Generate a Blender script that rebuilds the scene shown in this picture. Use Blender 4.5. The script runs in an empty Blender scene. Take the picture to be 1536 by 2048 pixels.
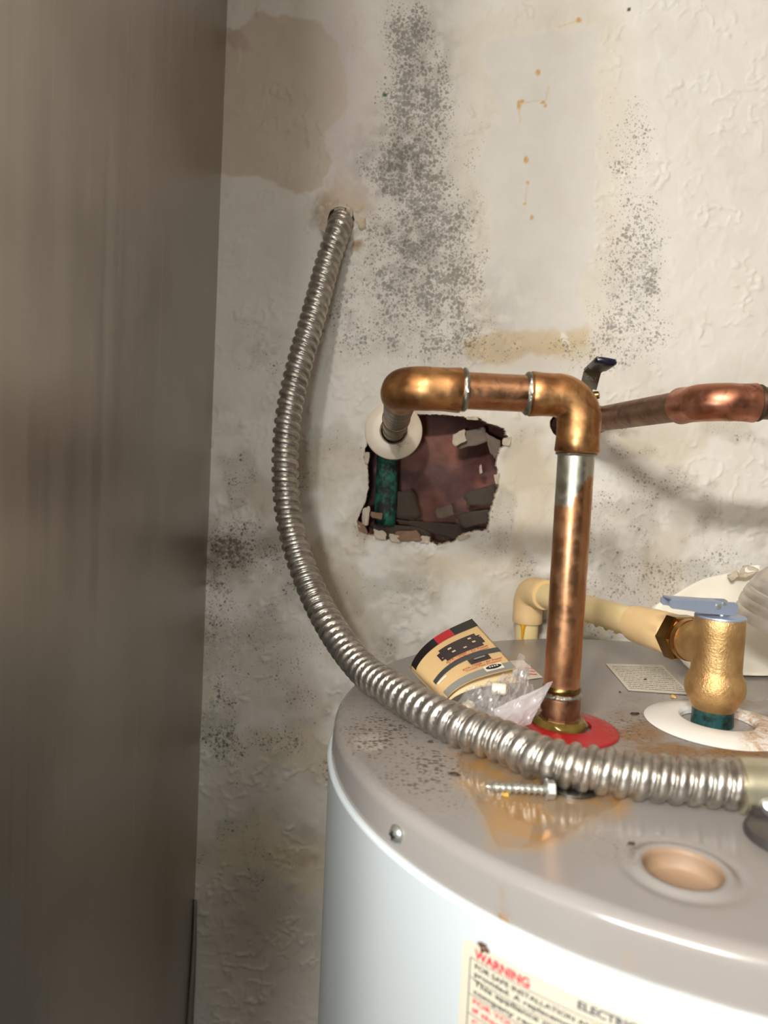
import bpy, bmesh, math, random
import numpy as np
from mathutils import Vector, Matrix

# ------------------------------------------------------------------ camera, world, lights, exposure
F = 1479.0                      # focal length in photograph pixels (1536 x 2048)
PITCH, ROLL = math.radians(4.0), math.radians(2.6)
T = 1.20                        # height of the heater top above the floor
ZC = T + 0.1625                 # camera height
YW = 0.745                      # distance of the back wall
scene = bpy.context.scene
COL = scene.collection

cam_data = bpy.data.cameras.new('camera')
cam_data.sensor_fit = 'VERTICAL'
cam_data.sensor_height = 36.0
cam_data.lens = 36.0 * F / 2048.0
cam_data.clip_start = 0.01
cam_data.dof.use_dof = True
cam_data.dof.focus_distance = 0.56
cam_data.dof.aperture_fstop = 7.5
cam = bpy.data.objects.new('camera', cam_data)
COL.objects.link(cam)
cp, sp, cr, sr = math.cos(PITCH), math.sin(PITCH), math.cos(ROLL), math.sin(ROLL)
fwd = Vector((0, cp, -sp)); up0 = Vector((0, sp, cp)); rt0 = Vector((1, 0, 0))
right = rt0 * cr + up0 * sr
up = up0 * cr - rt0 * sr
M = Matrix((right, up, -fwd)).transposed().to_4x4()
M.translation = (0, 0, ZC)
cam.matrix_world = M
scene.camera = cam

world = bpy.data.worlds.new('room_light'); scene.world = world
world.use_nodes = True
bg = world.node_tree.nodes['Background']
bg.inputs[0].default_value = (1.0, 0.92, 0.82, 1)
bg.inputs[1].default_value = 0.0

def area(name, loc, target, sx, sy, power, color):
    d = bpy.data.lights.new(name, 'AREA'); d.shape = 'RECTANGLE'
    d.size, d.size_y, d.energy, d.color = sx, sy, power, color
    o = bpy.data.objects.new(name, d); COL.objects.link(o)
    o.location = loc
    o.rotation_euler = (Vector(target) - Vector(loc)).to_track_quat('-Z', 'Y').to_euler()
    return o
def bulb(name, loc, r, power, color):
    d = bpy.data.lights.new(name, 'POINT'); d.shadow_soft_size, d.energy, d.color = r, power, color
    o = bpy.data.objects.new(name, d); COL.objects.link(o); o.location = loc; return o
for dx in (-0.16, 0.0, 0.16):   # three-bulb ceiling fixture of the room behind the camera
    bulb('ceiling_bulb', (-0.47 + dx, -1.05, ZC + 0.66), 0.05, 40.0, (1.0, 0.975, 0.935))
area('hand_torch', (-0.075, 0.05, ZC - 0.04), (0.08, 0.5, ZC - 0.14), 0.05, 0.05, 0.86, (0.92, 0.98, 1.0))

vs = scene.view_settings
vs.view_transform = 'Standard'; vs.look = 'None'; vs.gamma = 1.0; vs.use_curve_mapping = False
vs.exposure = 0.0

# ------------------------------------------------------------------ helpers
RNG = random.Random(7)

def ray(px, py):
    d = right * ((px - 768) / F) + up * (-(py - 1024) / F) + fwd
    return d
def at(px, py, Y):
    d = ray(px, py); return Vector((0, 0, ZC)) + d * (Y / d.y)
def atz(px, py, z=T):
    d = ray(px, py); return Vector((0, 0, ZC)) + d * ((z - ZC) / d.z)
def px2m(w, Y): return w * Y / F
def project(X, Y, Z):
    Z = Z - ZC
    xr = X * right.x + Y * right.y + Z * right.z
    yu = X * up.x + Y * up.y + Z * up.z
    zf = X * fwd.x + Y * fwd.y + Z * fwd.z
    return 768 + F * xr / zf, 1024 - F * yu / zf

def lin(r, g, b):
    f = lambda c: (c / 255) / 12.92 if c / 255 <= 0.04045 else ((c / 255 + 0.055) / 1.055) ** 2.4
    return (f(r), f(g), f(b), 1.0)
def linv(r, g, b): return np.array(lin(r, g, b)[:3])

# numpy noise ------------------------------------------------------
def hash2(ix, iy, seed):
    h = (ix.astype(np.int64) * 374761393 + iy.astype(np.int64) * 668265263 + seed * 1442695041) & 0xFFFFFFFF
    h = ((h ^ (h >> 13)) * 1274126177) & 0xFFFFFFFF
    h = (h ^ (h >> 16)) & 0xFFFFFFFF
    return h / 4294967295.0
def vnoise(x, y, seed=0):
    ix, iy = np.floor(x), np.floor(y); fx, fy = x - ix, y - iy
    fx = fx * fx * (3 - 2 * fx); fy = fy * fy * (3 - 2 * fy)
    a = hash2(ix, iy, seed); b = hash2(ix + 1, iy, seed); c = hash2(ix, iy + 1, seed); d = hash2(ix + 1, iy + 1, seed)
    return (a * (1 - fx) + b * fx) * (1 - fy) + (c * (1 - fx) + d * fx) * fy
def fbm(x, y, oct=4, seed=0):
    s, a, n = 0, 0.5, 0
    for k in range(oct):
        s = s + a * vnoise(x * 2 ** k + 17.3 * k, y * 2 ** k - 9.1 * k, seed + k); n += a; a *= 0.5
    return s / n
def sstep(a, b, x):
    t = np.clip((x - a) / (b - a), 0, 1); return t * t * (3 - 2 * t)
def poly_sd(px, py, pts):
    """signed distance to a polygon, negative inside"""
    pts = np.asarray(pts, float); d = np.full(px.shape, 1e9); inside = np.zeros(px.shape, bool)
    n = len(pts)
    for i in range(n):
        a, b = pts[i], pts[(i + 1) % n]
        e = b - a; wx, wy = px - a[0], py - a[1]
        t = np.clip((wx * e[0] + wy * e[1]) / max(e @ e, 1e-12), 0, 1)
        d = np.minimum(d, np.hypot(wx - e[0] * t, wy - e[1] * t))
        c = ((a[1] > py) != (b[1] > py))
        xs = (b[0] - a[0]) * (py - a[1]) / (b[1] - a[1] if abs(b[1] - a[1]) > 1e-12 else 1e-12) + a[0]
        inside ^= c & (px < xs)
    return np.where(inside, -d, d)
def poly_snap(x, y, pts):
    pts = np.asarray(pts, float); best = np.full(x.shape, 1e9); bx, by = x.copy(), y.copy()
    n = len(pts)
    for i in range(n):
        a, b = pts[i], pts[(i + 1) % n]; e = b - a
        t = np.clip(((x - a[0]) * e[0] + (y - a[1]) * e[1]) / max(e @ e, 1e-12), 0, 1)
        qx, qy = a[0] + e[0] * t, a[1] + e[1] * t; d = np.hypot(x - qx, y - qy)
        m = d < best; best[m] = d[m]; bx[m] = qx[m]; by[m] = qy[m]
    return bx, by
def ragged(pts, amp, step, seed=0):
    """subdivide a polygon and roughen it"""
    pts = [np.array(p, float) for p in pts]; out = []; r = random.Random(seed); n = len(pts)
    for i in range(n):
        a, b = pts[i], pts[(i + 1) % n]; L = np.hypot(*(b - a)); k = max(1, int(L / step))
        for j in range(k):
            q = a + (b - a) * j / k
            out.append(q + np.array([r.uniform(-amp, amp), r.uniform(-amp, amp)]))
    return np.array(out)

# objects ----------------------------------------------------------
ORG = {}
def tag(o, label=None, cat=None, group=None, kind=None):
    if label: o['label'] = label
    if cat: o['category'] = cat
    if group: o['group'] = group
    if kind: o['kind'] = kind
    return o
def thing(name, label, cat, loc, group=None):
    o = bpy.data.objects.new(name, None); COL.objects.link(o)
    o.empty_display_size = 0.02
    o.location = loc; ORG[o.name] = Vector(loc)
    return tag(o, label, cat, group)
def obj(name, verts, faces, mat, parent=None, smooth=True, label=None, loc=None):
    """verts are world positions; the object's origin is its parent's (or loc)"""
    v = np.array([tuple(p) for p in verts], float) if not isinstance(verts, np.ndarray) else verts.astype(float)
    org = ORG[parent.name] if parent else (Vector(loc) if loc is not None else Vector((v[:, 0].mean(), v[:, 1].mean(), v[:, 2].min())))
    me = bpy.data.meshes.new(name)
    v = v - np.array(org)
    if isinstance(faces, np.ndarray):
        nv, nf = len(v), len(faces); k = faces.shape[1]
        me.vertices.add(nv); me.vertices.foreach_set('co', v.ravel())
        me.loops.add(nf * k); me.loops.foreach_set('vertex_index', faces.astype(np.int32).ravel())
        me.polygons.add(nf); me.polygons.foreach_set('loop_start', np.arange(0, nf * k, k, dtype=np.int32))
        me.update(calc_edges=True)
    else:
        me.from_pydata(v.tolist(), [], [list(f) for f in faces])
    me.validate()
    if smooth: me.polygons.foreach_set('use_smooth', np.ones(len(me.polygons), bool))
    if mat: me.materials.append(mat)
    o = bpy.data.objects.new(name, me); COL.objects.link(o)
    if parent: o.parent = parent
    else: o.location = org
    ORG[o.name] = org
    if label: o['label'] = label
    return o
def autosmooth(o, ang=35):
    me = o.data
    bm = bmesh.new(); bm.from_mesh(me)
    for e in bm.edges:
        if len(e.link_faces) == 2 and e.calc_face_angle(0) > math.radians(ang): e.smooth = False
    bm.to_mesh(me); bm.free()
    return o
def recalc(o):
    bm = bmesh.new(); bm.from_mesh(o.data); bmesh.ops.recalc_face_normals(bm, faces=bm.faces); bm.to_mesh(o.data); bm.free(); return o

class MB:
    def __init__(s): s.v = []; s.f = []
    def add(s, v, f):
        n = len(s.v); s.v += [Vector(p) for p in v]; s.f += [[i + n for i in q] for q in f]; return s
    def build(s, name, mat, parent=None, smooth=True, label=None, loc=None, ang=35):
        o = obj(name, s.v, s.f, mat, parent, smooth, label, loc)
        recalc(o)
        if smooth: autosmooth(o, ang)
        return o

def frames(path):
    P = [Vector(p) for p in path]; n = len(P); out = []
    tan = []
    for i in range(n):
        t = (P[min(i + 1, n - 1)] - P[max(i - 1, 0)]); tan.append(t.normalized())
    ref = Vector((0, 0, 1)) if abs(tan[0].z) < 0.9 else Vector((0, 1, 0))
    u = (ref - tan[0] * ref.dot(tan[0])).normalized()
    for i in range(n):
        u = (u - tan[i] * u.dot(tan[i])).normalized()
        out.append((P[i], u, tan[i].cross(u)))
    return out
def tube(path, radii, seg=32, cap=True, wob=None):
    if not hasattr(radii, '__len__'): radii = [radii] * len(path)
    v, f = [], []
    fr = frames(path)
    for k, ((p, a, b), r) in enumerate(zip(fr, radii)):
        for j in range(seg):
            t = 2 * math.pi * j / seg
            rr = r + (wob(k, t) if wob else 0)
            v.append(p + (a * math.cos(t) + b * math.sin(t)) * rr)
    n = len(fr)
    for k in range(n - 1):
        for j in range(seg):
            f.append([k * seg + j, k * seg + (j + 1) % seg, (k + 1) * seg + (j + 1) % seg, (k + 1) * seg + j])
    if cap:
        f.append(list(range(seg))[::-1]); f.append([(n - 1) * seg + j for j in range(seg)])
    return v, f
def lathe(profile, org, axis=(0, 0, 1), seg=48, wob=None, closed=False):
    """profile: list of (r, h) along the axis"""
    org, axis = Vector(org), Vector(axis).normalized()
    ref = Vector((1, 0, 0)) if abs(axis.x) < 0.9 else Vector((0, 1, 0))
    a = (ref - axis * ref.dot(axis)).normalized(); b = axis.cross(a)
    v, f = [], []
    for r, h in profile:
        for j in range(seg):
            t = 2 * math.pi * j / seg
            rr = r + (wob(r, h, t) if wob else 0)
            v.append(org + axis * h + (a * math.cos(t) + b * math.sin(t)) * rr)
    n = len(profile)
    for k in range(n - 1 + (1 if closed else 0)):
        for j in range(seg):
            k2 = (k + 1) % n
            f.append([k * seg + j, k * seg + (j + 1) % seg, k2 * seg + (j + 1) % seg, k2 * seg + j])
    if not closed:
        if profile[0][0] > 1e-6: f.append(list(range(seg))[::-1])
        if profile[-1][0] > 1e-6: f.append([(n - 1) * seg + j for j in range(seg)])
    return v, f
def arc_path(c, p0dir, p1dir, R, n=10):
    """quarter bend leaving along p0dir-in and ending along p1dir; c is the corner point"""
    c, d0, d1 = Vector(c), Vector(p0dir).normalized(), Vector(p1dir).normalized()
    a = c - d0 * R; cen = a + d1 * R
    return [cen - d1 * R * math.cos(t) + d0 * R * math.sin(t) for t in [math.pi / 2 * k / n for k in range(n + 1)]]
def spline(ctrl, n):
    P = [np.array(p, float) for p in ctrl]; P = [2 * P[0] - P[1]] + P + [2 * P[-1] - P[-2]]
    dense = []
    for i in range(1, len(P) - 2):
        for t in np.linspace(0, 1, 60, endpoint=False):
            a, b, c, d = P[i - 1], P[i], P[i + 1], P[i + 2]
            dense.append(0.5 * ((2 * b) + (c - a) * t + (2 * a - 5 * b + 4 * c - d) * t ** 2 + (3 * b - a - 3 * c + d) * t ** 3))
    dense.append(P[-2]); dense = np.array(dense)
    for _ in range(30):
        dense[1:-1] = dense[1:-1] * 0.5 + (dense[:-2] + dense[2:]) * 0.25
    L = np.concatenate([[0], np.cumsum(np.linalg.norm(np.diff(dense, axis=0), axis=1))])
    s = np.linspace(0, L[-1], n)
    return np.stack([np.interp(s, L, dense[:, k]) for k in range(3)], 1), L[-1]
def slab(pts, nrm, th):
    """prism: polygon pts extruded by nrm*th"""
    pts = [Vector(p) for p in pts]; d = Vector(nrm).normalized() * th; n = len(pts)
    v = pts + [p + d for p in pts]
    f = [list(range(n))[::-1], [i + n for i in range(n)]] + [[i, (i + 1) % n, (i + 1) % n + n, i + n] for i in range(n)]
    return v, f
def box(x0, x1, y0, y1, z0, z1):
    return slab([(x0, y0, z0), (x1, y0, z0), (x1, y1, z0), (x0, y1, z0)], (0, 0, 1), z1 - z0)
_txt = {}
def text_mesh(s, size=1.0, bold=0.0):
    """2-D outline letters -> (verts xy, faces)"""
    cu = bpy.data.curves.new('lettering', 'FONT'); cu.body = s; cu.size = size; cu.offset = bold * size; cu.resolution_u = 3
    o = bpy.data.objects.new('lettering', cu); COL.objects.link(o)
    bpy.context.view_layer.update()
    me = o.evaluated_get(bpy.context.evaluated_depsgraph_get()).to_mesh()
    v = [(p.co.x, p.co.y) for p in me.vertices]; f = [list(p.vertices) for p in me.polygons]
    o.evaluated_get(bpy.context.evaluated_depsgraph_get()).to_mesh_clear()
    bpy.data.objects.remove(o); bpy.data.curves.remove(cu)
    return v, f

# materials --------------------------------------------------------
class NT:
    def __init__(s, name):
        s.m = bpy.data.materials.new(name); s.m.use_nodes = True
        s.t = s.m.node_tree; s.b = s.t.nodes['Principled BSDF']
    def n(s, typ, **kw):
        nd = s.t.nodes.new(typ)
        for k, v in kw.items():
            if k.startswith('i_'):
                key = k[2:]; key = int(key) if key.isdigit() else key
                s.put(nd.inputs[key], v)
            else: setattr(nd, k, v)
        return nd
    def put(s, sock, v):
        if isinstance(v, bpy.types.NodeSocket): s.t.links.new(v, sock)
        else:
            if hasattr(sock.default_value, '__len__') and len(v) == 3 and len(sock.default_value) == 4: v = (*v, 1)
            sock.default_value = v
    def set(s, key, v): s.put(s.b.inputs[key], v); return s
    def coord(s, scale=(1, 1, 1)):
        tc = s.n('ShaderNodeTexCoord'); mp = s.n('ShaderNodeMapping')
        s.t.links.new(tc.outputs['Object'], mp.inputs[0]); mp.inputs['Scale'].default_value = scale
        return mp.outputs[0]
    def noise(s, scale, detail=3, rough=0.55, vec=None, dist=0.0):
        nd = s.n('ShaderNodeTexNoise'); s.put(nd.inputs['Vector'], vec if vec is not None else s.coord())
        nd.inputs['Scale'].default_value = scale; nd.inputs['Detail'].default_value = detail; nd.inputs['Roughness'].default_value = rough
        nd.inputs['Distortion'].default_value = dist
        return nd.outputs['Fac']
    def voro(s, scale, vec=None, rnd=1.0):
        nd = s.n('ShaderNodeTexVoronoi'); s.put(nd.inputs['Vector'], vec if vec is not None else s.coord())
        nd.inputs['Scale'].default_value = scale; nd.inputs['Randomness'].default_value = rnd
        return nd.outputs['Distance'], nd.outputs['Color']
    def math(s, op, a, b=0.0, clamp=False):
        nd = s.n('ShaderNodeMath', operation=op, use_clamp=clamp); s.put(nd.inputs[0], a); s.put(nd.inputs[1], b); return nd.outputs[0]
    def ramp(s, fac, a, b, lo=0.0, hi=1.0):
        nd = s.n('ShaderNodeMapRange', interpolation_type='SMOOTHSTEP'); s.put(nd.inputs[0], fac)
        nd.inputs[1].default_value = a; nd.inputs[2].default_value = b; nd.inputs[3].default_value = lo; nd.inputs[4].default_value = hi
        return nd.outputs[0]
    def mix(s, fac, a, b, blend='MIX'):
        nd = s.n('ShaderNodeMix', data_type='RGBA', blend_type=blend)
        s.put(nd.inputs[0], fac); s.put(nd.inputs[6], a); s.put(nd.inputs[7], b); return nd.outputs[2]
    def attr(s, name):
        nd = s.n('ShaderNodeAttribute', attribute_name=name); return nd
    def bump(s, h, strength=0.3, dist=0.001):
        nd = s.n('ShaderNodeBump'); s.put(nd.inputs['Height'], h); nd.inputs['Strength'].default_value = strength; nd.inputs['Distance'].default_value = dist
        s.t.links.new(nd.outputs[0], s.b.inputs['Normal']); return s
    def sep(s):
        tc = s.n('ShaderNodeNewGeometry'); sx = s.n('ShaderNodeSeparateXYZ'); s.t.links.new(tc.outputs['Position'], sx.inputs[0]); return sx.outputs

def plain(name, c, rough=0.5, metal=0.0, var=0.12, vscale=60, bump=0.0, bscale=400, spec=0.5):
    m = NT(name); c = tuple(c[:3])
    dark = tuple(x * (1 - var) for x in c); lite = tuple(min(1, x * (1 + var)) for x in c)
    m.set('Base Color', m.mix(m.noise(vscale, 4), (*dark, 1), (*lite, 1)))
    m.set('Roughness', rough).set('Metallic', metal).set('Specular IOR Level', spec)
    if bump: m.bump(m.noise(bscale, 3), bump, 0.0008)
    return m.m
def copper(name, c1, c2, c3, rough=0.3, seed=0.0):
    m = NT(name)
    v = m.coord(); mp = m.n('ShaderNodeMapping'); m.put(mp.inputs[0], v); mp.inputs[1].default_value = (seed, seed * 2, seed * 3); v = mp.outputs[0]
    a = m.ramp(m.noise(38, 4, 0.6, v, 1.2), 0.38, 0.62)
    col = m.mix(a, c1, c2)
    b = m.ramp(m.noise(60, 4, 0.6, v, 1.5), 0.55, 0.78)
    col = m.mix(b, col, c3)
    m.set('Base Color', col).set('Metallic', 1.0)
    m.set('Roughness', m.ramp(m.noise(90, 4, 0.6, v), 0.3, 0.75, rough - 0.06, rough + 0.18))
    m.bump(m.noise(260, 3, 0.5, v), 0.06, 0.0005)
    return m
def film(name, tint, gloss_rough=0.08, white=0.0, ior=1.45, white_col=(0.9, 0.88, 0.86, 1)):
    """thin clear film: tinted see-through plus a fresnel gloss"""
    m = NT(name); t = m.t
    tr = m.n('ShaderNodeBsdfTransparent'); tr.inputs[0].default_value = tint
    gl = m.n('ShaderNodeBsdfGlossy'); gl.inputs['Roughness'].default_value = gloss_rough
    lw = m.n('ShaderNodeLayerWeight'); lw.inputs[0].default_value = .5; f0 = ((ior - 1) / (ior + 1)) ** 2
    fr5 = m.math('ADD', m.math('MULTIPLY', m.math('POWER', lw.outputs['Facing'], 5.0), 1 - f0), f0)
    df = m.n('ShaderNodeBsdfDiffuse'); df.inputs[0].default_value = white_col
    m1 = m.n('ShaderNodeMixShader'); m1.inputs[0].default_value = white
    t.links.new(tr.outputs[0], m1.inputs[1]); t.links.new(df.outputs[0], m1.inputs[2])
    m2 = m.n('ShaderNodeMixShader'); t.links.new(fr5, m2.inputs[0]); t.links.new(m1.outputs[0], m2.inputs[1]); t.links.new(gl.outputs[0], m2.inputs[2])
    t.links.new(m2.outputs[0], t.nodes['Material Output'].inputs[0])
    return m.m

CU1, CU2, CU3 = lin(196, 146, 108), lin(178, 126, 88), lin(130, 96, 78)
M_cu = copper('copper', CU1, CU2, CU3, 0.30).m
M_elbow = copper('copper_elbow', lin(204, 154, 102), lin(172, 120, 76), lin(108, 78, 62), 0.36, 3.1).m
M_cu_cold = copper('copper_dull', lin(154, 122, 100), lin(136, 106, 88), lin(108, 88, 78), 0.46, 5.0).m
M_cu_cold_elbow = copper('copper_pink', lin(206, 142, 116), lin(182, 122, 96), lin(120, 88, 72), 0.36, 8.0).m
M_cu_base = copper('copper_adapter', lin(158, 116, 88), lin(134, 96, 72), lin(104, 80, 64), 0.4, 6.0).m
M_solder = plain('solder', lin(170, 168, 158), 0.38, 1.0, 0.35, 300, 0.6, 500)
M_flux = plain('old_flux', lin(116, 96, 44), 0.2, 0.35, 0.4, 200, 0.3, 400)
M_white_pl = plain('white_plastic', lin(226, 216, 200), 0.35, 0, 0.04, 40)
M_brassdk = plain('tarnished_brass', lin(120, 98, 56), 0.3, 1.0, 0.3, 80)

# ------------------------------------------------------------------ the back wall
WX0, WX1 = -0.20, 0.415
WZ0, WZ1 = ZC - 0.62, ZC + 0.475
STEP = 0.0016
xs = np.concatenate([np.arange(WX0, WX1, STEP), [0.5, 0.65, 0.80]])
zs = np.concatenate([[0.0, 0.25, 0.5], np.arange(WZ0, WZ1, STEP), [2.0, 2.2, 2.4]])
GX, GZ = np.meshgrid(xs, zs); nx, nz = len(xs), len(zs)
gx, gz = GX.ravel(), GZ.ravel()
PX, PY = project(gx, np.full_like(gx, YW), gz)
mm = 1000.0
# organic warp of the photograph-plane coordinates used for the stain outlines
wx = PX + 46 * (fbm(gx * 28, gz * 28, 4, 11) - 0.5) + 14 * (fbm(gx * 150, gz * 150, 3, 12) - 0.5)
wy = PY + 46 * (fbm(gx * 28, gz * 28, 4, 13) - 0.5) + 14 * (fbm(gx * 150, gz * 150, 3, 14) - 0.5)
def ell(cx, cy, rx, ry, soft=0.6, ang=0.0, x=None, y=None):
    x = wx if x is None else x; y = wy if y is None else y
    c, s = math.cos(math.radians(ang)), math.sin(math.radians(ang))
    u, v = ((x - cx) * c + (y - cy) * s) / rx, (-(x - cx) * s + (y - cy) * c) / ry
    return 1 - sstep(1 - soft, 1 + soft * 0.4, np.hypot(u, v))
def mixc(col, c, m): return col * (1 - m[:, None]) + np.asarray(c)[None] * m[:, None]

col = np.tile(linv(222, 217, 208), (len(gx), 1))
big = fbm(gx * 9, gz * 9, 4, 21)
col *= (0.94 + 0.12 * big)[:, None]
relief = np.zeros(len(gx))
# old tan wall where the paint has come away, upper left
tan_sd = poly_sd(wx, wy, [(400, 60), (470, 62), (520, 20), (640, 30), (672, 70), (690, 150), (686, 215), (640, 262), (655, 330), (640, 376), (560, 372), (500, 350), (440, 342), (400, 345)])
tan = 1 - sstep(-3, 4, tan_sd)
col = mixc(col, linv(200, 184, 164), tan * 0.72)
relief -= tan * 0.0007
relief += ell(482, 82, 34, 22, 0.3) * 0.0012
col = mixc(col, linv(190, 168, 158), ell(482, 82, 36, 24, 0.4) * 0.6)
# pinkish newer paint between tan patch and mould
col = mixc(col, linv(206, 194, 188), ell(700, 200, 70, 260, 0.7) * 0.7 * (1 - tan))
# paler patched rectangle right of the mould
pale_sd = poly_sd(wx, wy, [(975, 90), (1075, 60), (1190, 60), (1195, 200), (1190, 330), (1186, 420), (1190, 520), (1165, 560), (1165, 655), (1100, 668), (985, 676), (975, 560), (985, 430), (955, 330), (990, 230)])
pale = 1 - sstep(-4, 4, pale_sd)
col = mixc(col, linv(212, 207, 198), pale * 0.75)
relief += pale * 0.0003
# beige aging halo round the patch, and the tan strip under it
halo = (1 - sstep(0, 75, np.abs(pale_sd - 25))) * (1 - pale)
col = mixc(col, linv(208, 194, 168), halo * 0.30)
strip = (1 - sstep(-4, 12, poly_sd(wx, wy, [(930, 680), (1000, 672), (1100, 668), (1165, 655), (1170, 690), (1100, 715), (1000, 716), (930, 706)])))
col = mixc(col, linv(202, 178, 138), strip * 0.65)
col = mixc(col, linv(236, 228, 216), ell(1131, 682, 8, 20, 0.3, -25, PX, PY) * 0.9)
# brown water marks
for cx, cy, rx, ry, c, a in [(600, 1715, 46, 24, (118, 84, 44), .75), (620, 1665, 44, 26, (130, 104, 70), .45), (470, 1110, 66, 70, (112, 84, 54), .55), (430, 1120, 20, 60, (86, 60, 36), .5),
        (545, 1085, 40, 34, (120, 92, 60), .5), (620, 1430, 60, 90, (140, 112, 78), .40), (640, 1530, 40, 60, (130, 104, 74), .35), (650, 425, 30, 40, (150, 124, 84), .65), (690, 400, 50, 50, (196, 176, 150), .6),
        (708, 495, 11, 13, (150, 112, 60), .8), (1090, 1050, 60, 70, (200, 186, 158), .5), (520, 1000, 40, 60, (168, 148, 118), .45), (900, 1135, 130, 40, (190, 172, 140), .5),
        (1000, 1210, 70, 60, (196, 184, 160), .4), (1060, 960, 60, 90, (212, 198, 166), .5), (1140, 700, 60, 26, (196, 176, 120), .35), (540, 1330, 120, 110, (150, 134, 112), .35)]:
    col = mixc(col, linv(*c), ell(cx, cy, rx, ry, 0.7) * a)
# small ochre drips
for cx, cy, rx, ry in [(1076, 145, 4, 6), (1038, 210, 4, 9), (1045, 203, 4, 3), (1052, 320, 4, 7), (1063, 435, 3, 5), (1157, 41, 5, 5), (1086, 205, 5, 2.5), (1091, 212, 3, 3), (1055, 365, 2, 4), (1049, 408, 3, 2)]:
    col = mixc(col, linv(198, 156, 84), ell(cx, cy, rx * 1.2, ry * 1.2, 0.35, 0, PX, PY) * 0.9)
for x0, y0, x1, y1 in [(1038, 216, 1040, 246), (1055, 368, 1051, 405), (1040, 208, 1080, 200), (1150, 44, 1116, 54), (1092, 200, 1097, 172)]:
    d = poly_sd(PX, PY, [(x0, y0), (x1, y1), (x1 + .3, y1)])
    col = mixc(col, linv(206, 180, 128), (1 - sstep(0.5, 2.5, np.abs(d))) * 0.5)
# grime plus corner shade, both painted into the wall colour low at left
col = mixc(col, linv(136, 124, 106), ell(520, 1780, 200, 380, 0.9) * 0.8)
# mould densities
mold = np.zeros(len(gx)); grey = np.zeros(len(gx)); brownm = np.zeros(len(gx))
for cx, cy, rx, ry, ang, d in [(818, 70, 62, 100, 0, .85), (838, 200, 92, 140, -4, .92), (826, 340, 112, 120, 0, 1.05), (838, 460, 134, 130, 0, 1.0), (856, 560, 180, 120, 0, .90), (840, 660, 200, 90, 0, .74),
        (930, 560, 80, 130, 0, .66), (700, 640, 70, 100, 0, .55), (760, 470, 60, 120, 0, .6), (950, 350, 50, 150, 0, .4), (1258, 300, 84, 160, 0, .52), (1264, 480, 88, 140, 0, .66), (1270, 560, 80, 90, 0, .76), (1250, 660, 110, 90, 0, .70), (1190, 700, 130, 60, 0, .58), (1000, 705, 90, 30, 0, .42),
        (1240, 880, 60, 60, 0, .34), (1290, 975, 60, 36, 20, .50), (1180, 1020, 160, 110, 0, .36), (1330, 1170, 220, 90, 0, .50), (1120, 1190, 140, 70, 0, .42), (1460, 1120, 110, 60, 0, .44), (1000, 1090, 60, 60, 0, .40),
        (800, 1190, 90, 60, 0, .34), (960, 1230, 60, 60, 0, .40)]:
    e = ell(cx, cy, rx, ry, 0.8, ang) * d; mold = np.maximum(mold, e)
for cx, cy, rx, ry, d in [(470, 1100, 70, 80, .85), (440, 1200, 50, 90, .65), (540, 1120, 60, 50, .55), (520, 1260, 110, 90, .42), (640, 1280, 60, 70, .45), (450, 1370, 60, 120, .50), (540, 1340, 120, 80, .40), (450, 1480, 70, 60, .72), (560, 1480, 110, 50, .55), (520, 730, 70, 40, .42), (600, 1400, 80, 60, .42), (660, 1540, 22, 40, .6), (480, 1560, 60, 40, .4), (660, 520, 40, 90, .35), (480, 660, 50, 50, .25)]:
    brownm = np.maximum(brownm, ell(cx, cy, rx, ry, 0.8) * d)
for cx, cy, rx, ry, d in [(805, 330, 110, 140, .62), (835, 480, 130, 150, .50), (845, 120, 80, 140, .40), (890, 620, 170, 120, .36), (800, 440, 60, 60, .3), (1270, 560, 60, 70, .22), (520, 700, 70, 60, .22), (700, 620, 60, 110, .25), (830, 1180, 70, 60, .30), (770, 1240, 60, 40, .25), (1120, 930, 60, 60, .1), (440, 1460, 60, 80, .3), (560, 1490, 90, 50, .25), (700, 960, 60, 60, .18), (860, 690, 200, 40, .25)]:
    grey = np.maximum(grey, ell(cx, cy, rx, ry, 0.9) * d)
gmod = sstep(0.36, 0.64, fbm(gx * 120, gz * 120, 4, 31))
col = mixc(col, linv(120, 114, 104), grey * (0.25 + 0.75 * gmod))
lowz = sstep(760, 900, PY) * (1 - sstep(1750, 1950, PY))
sm = sstep(.47, .68, fbm(gx * 34, gz * 34, 4, 37)); sm2 = sstep(.5, .66, fbm(gx * 17 + 3, gz * 17, 4, 38))
col = mixc(col, linv(150, 143, 126), lowz * sm * .38)
col = mixc(col, linv(186, 170, 138), lowz * sm2 * .40)
mold = np.maximum(mold, lowz * sm * .42 * sstep(560, 760, PX)); brownm = np.maximum(brownm, lowz * sm * .40 * (1 - sstep(600, 760, PX)))
dmod = 0.28 + 1.45 * fbm(gx * 75, gz * 75, 4, 33)
mold = np.clip(mold * dmod, 0, 1) * (1 - 0.95 * pale); brownm = np.clip(brownm * dmod, 0, 1)
col = mixc(col, linv(70, 110, 50), ell(770, 190, 5, 5, 0.3, 0, PX, PY))
col = mixc(col, linv(70, 60, 54), ell(1258, 20, 4, 4, 0.3, 0, PX, PY))
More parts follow.
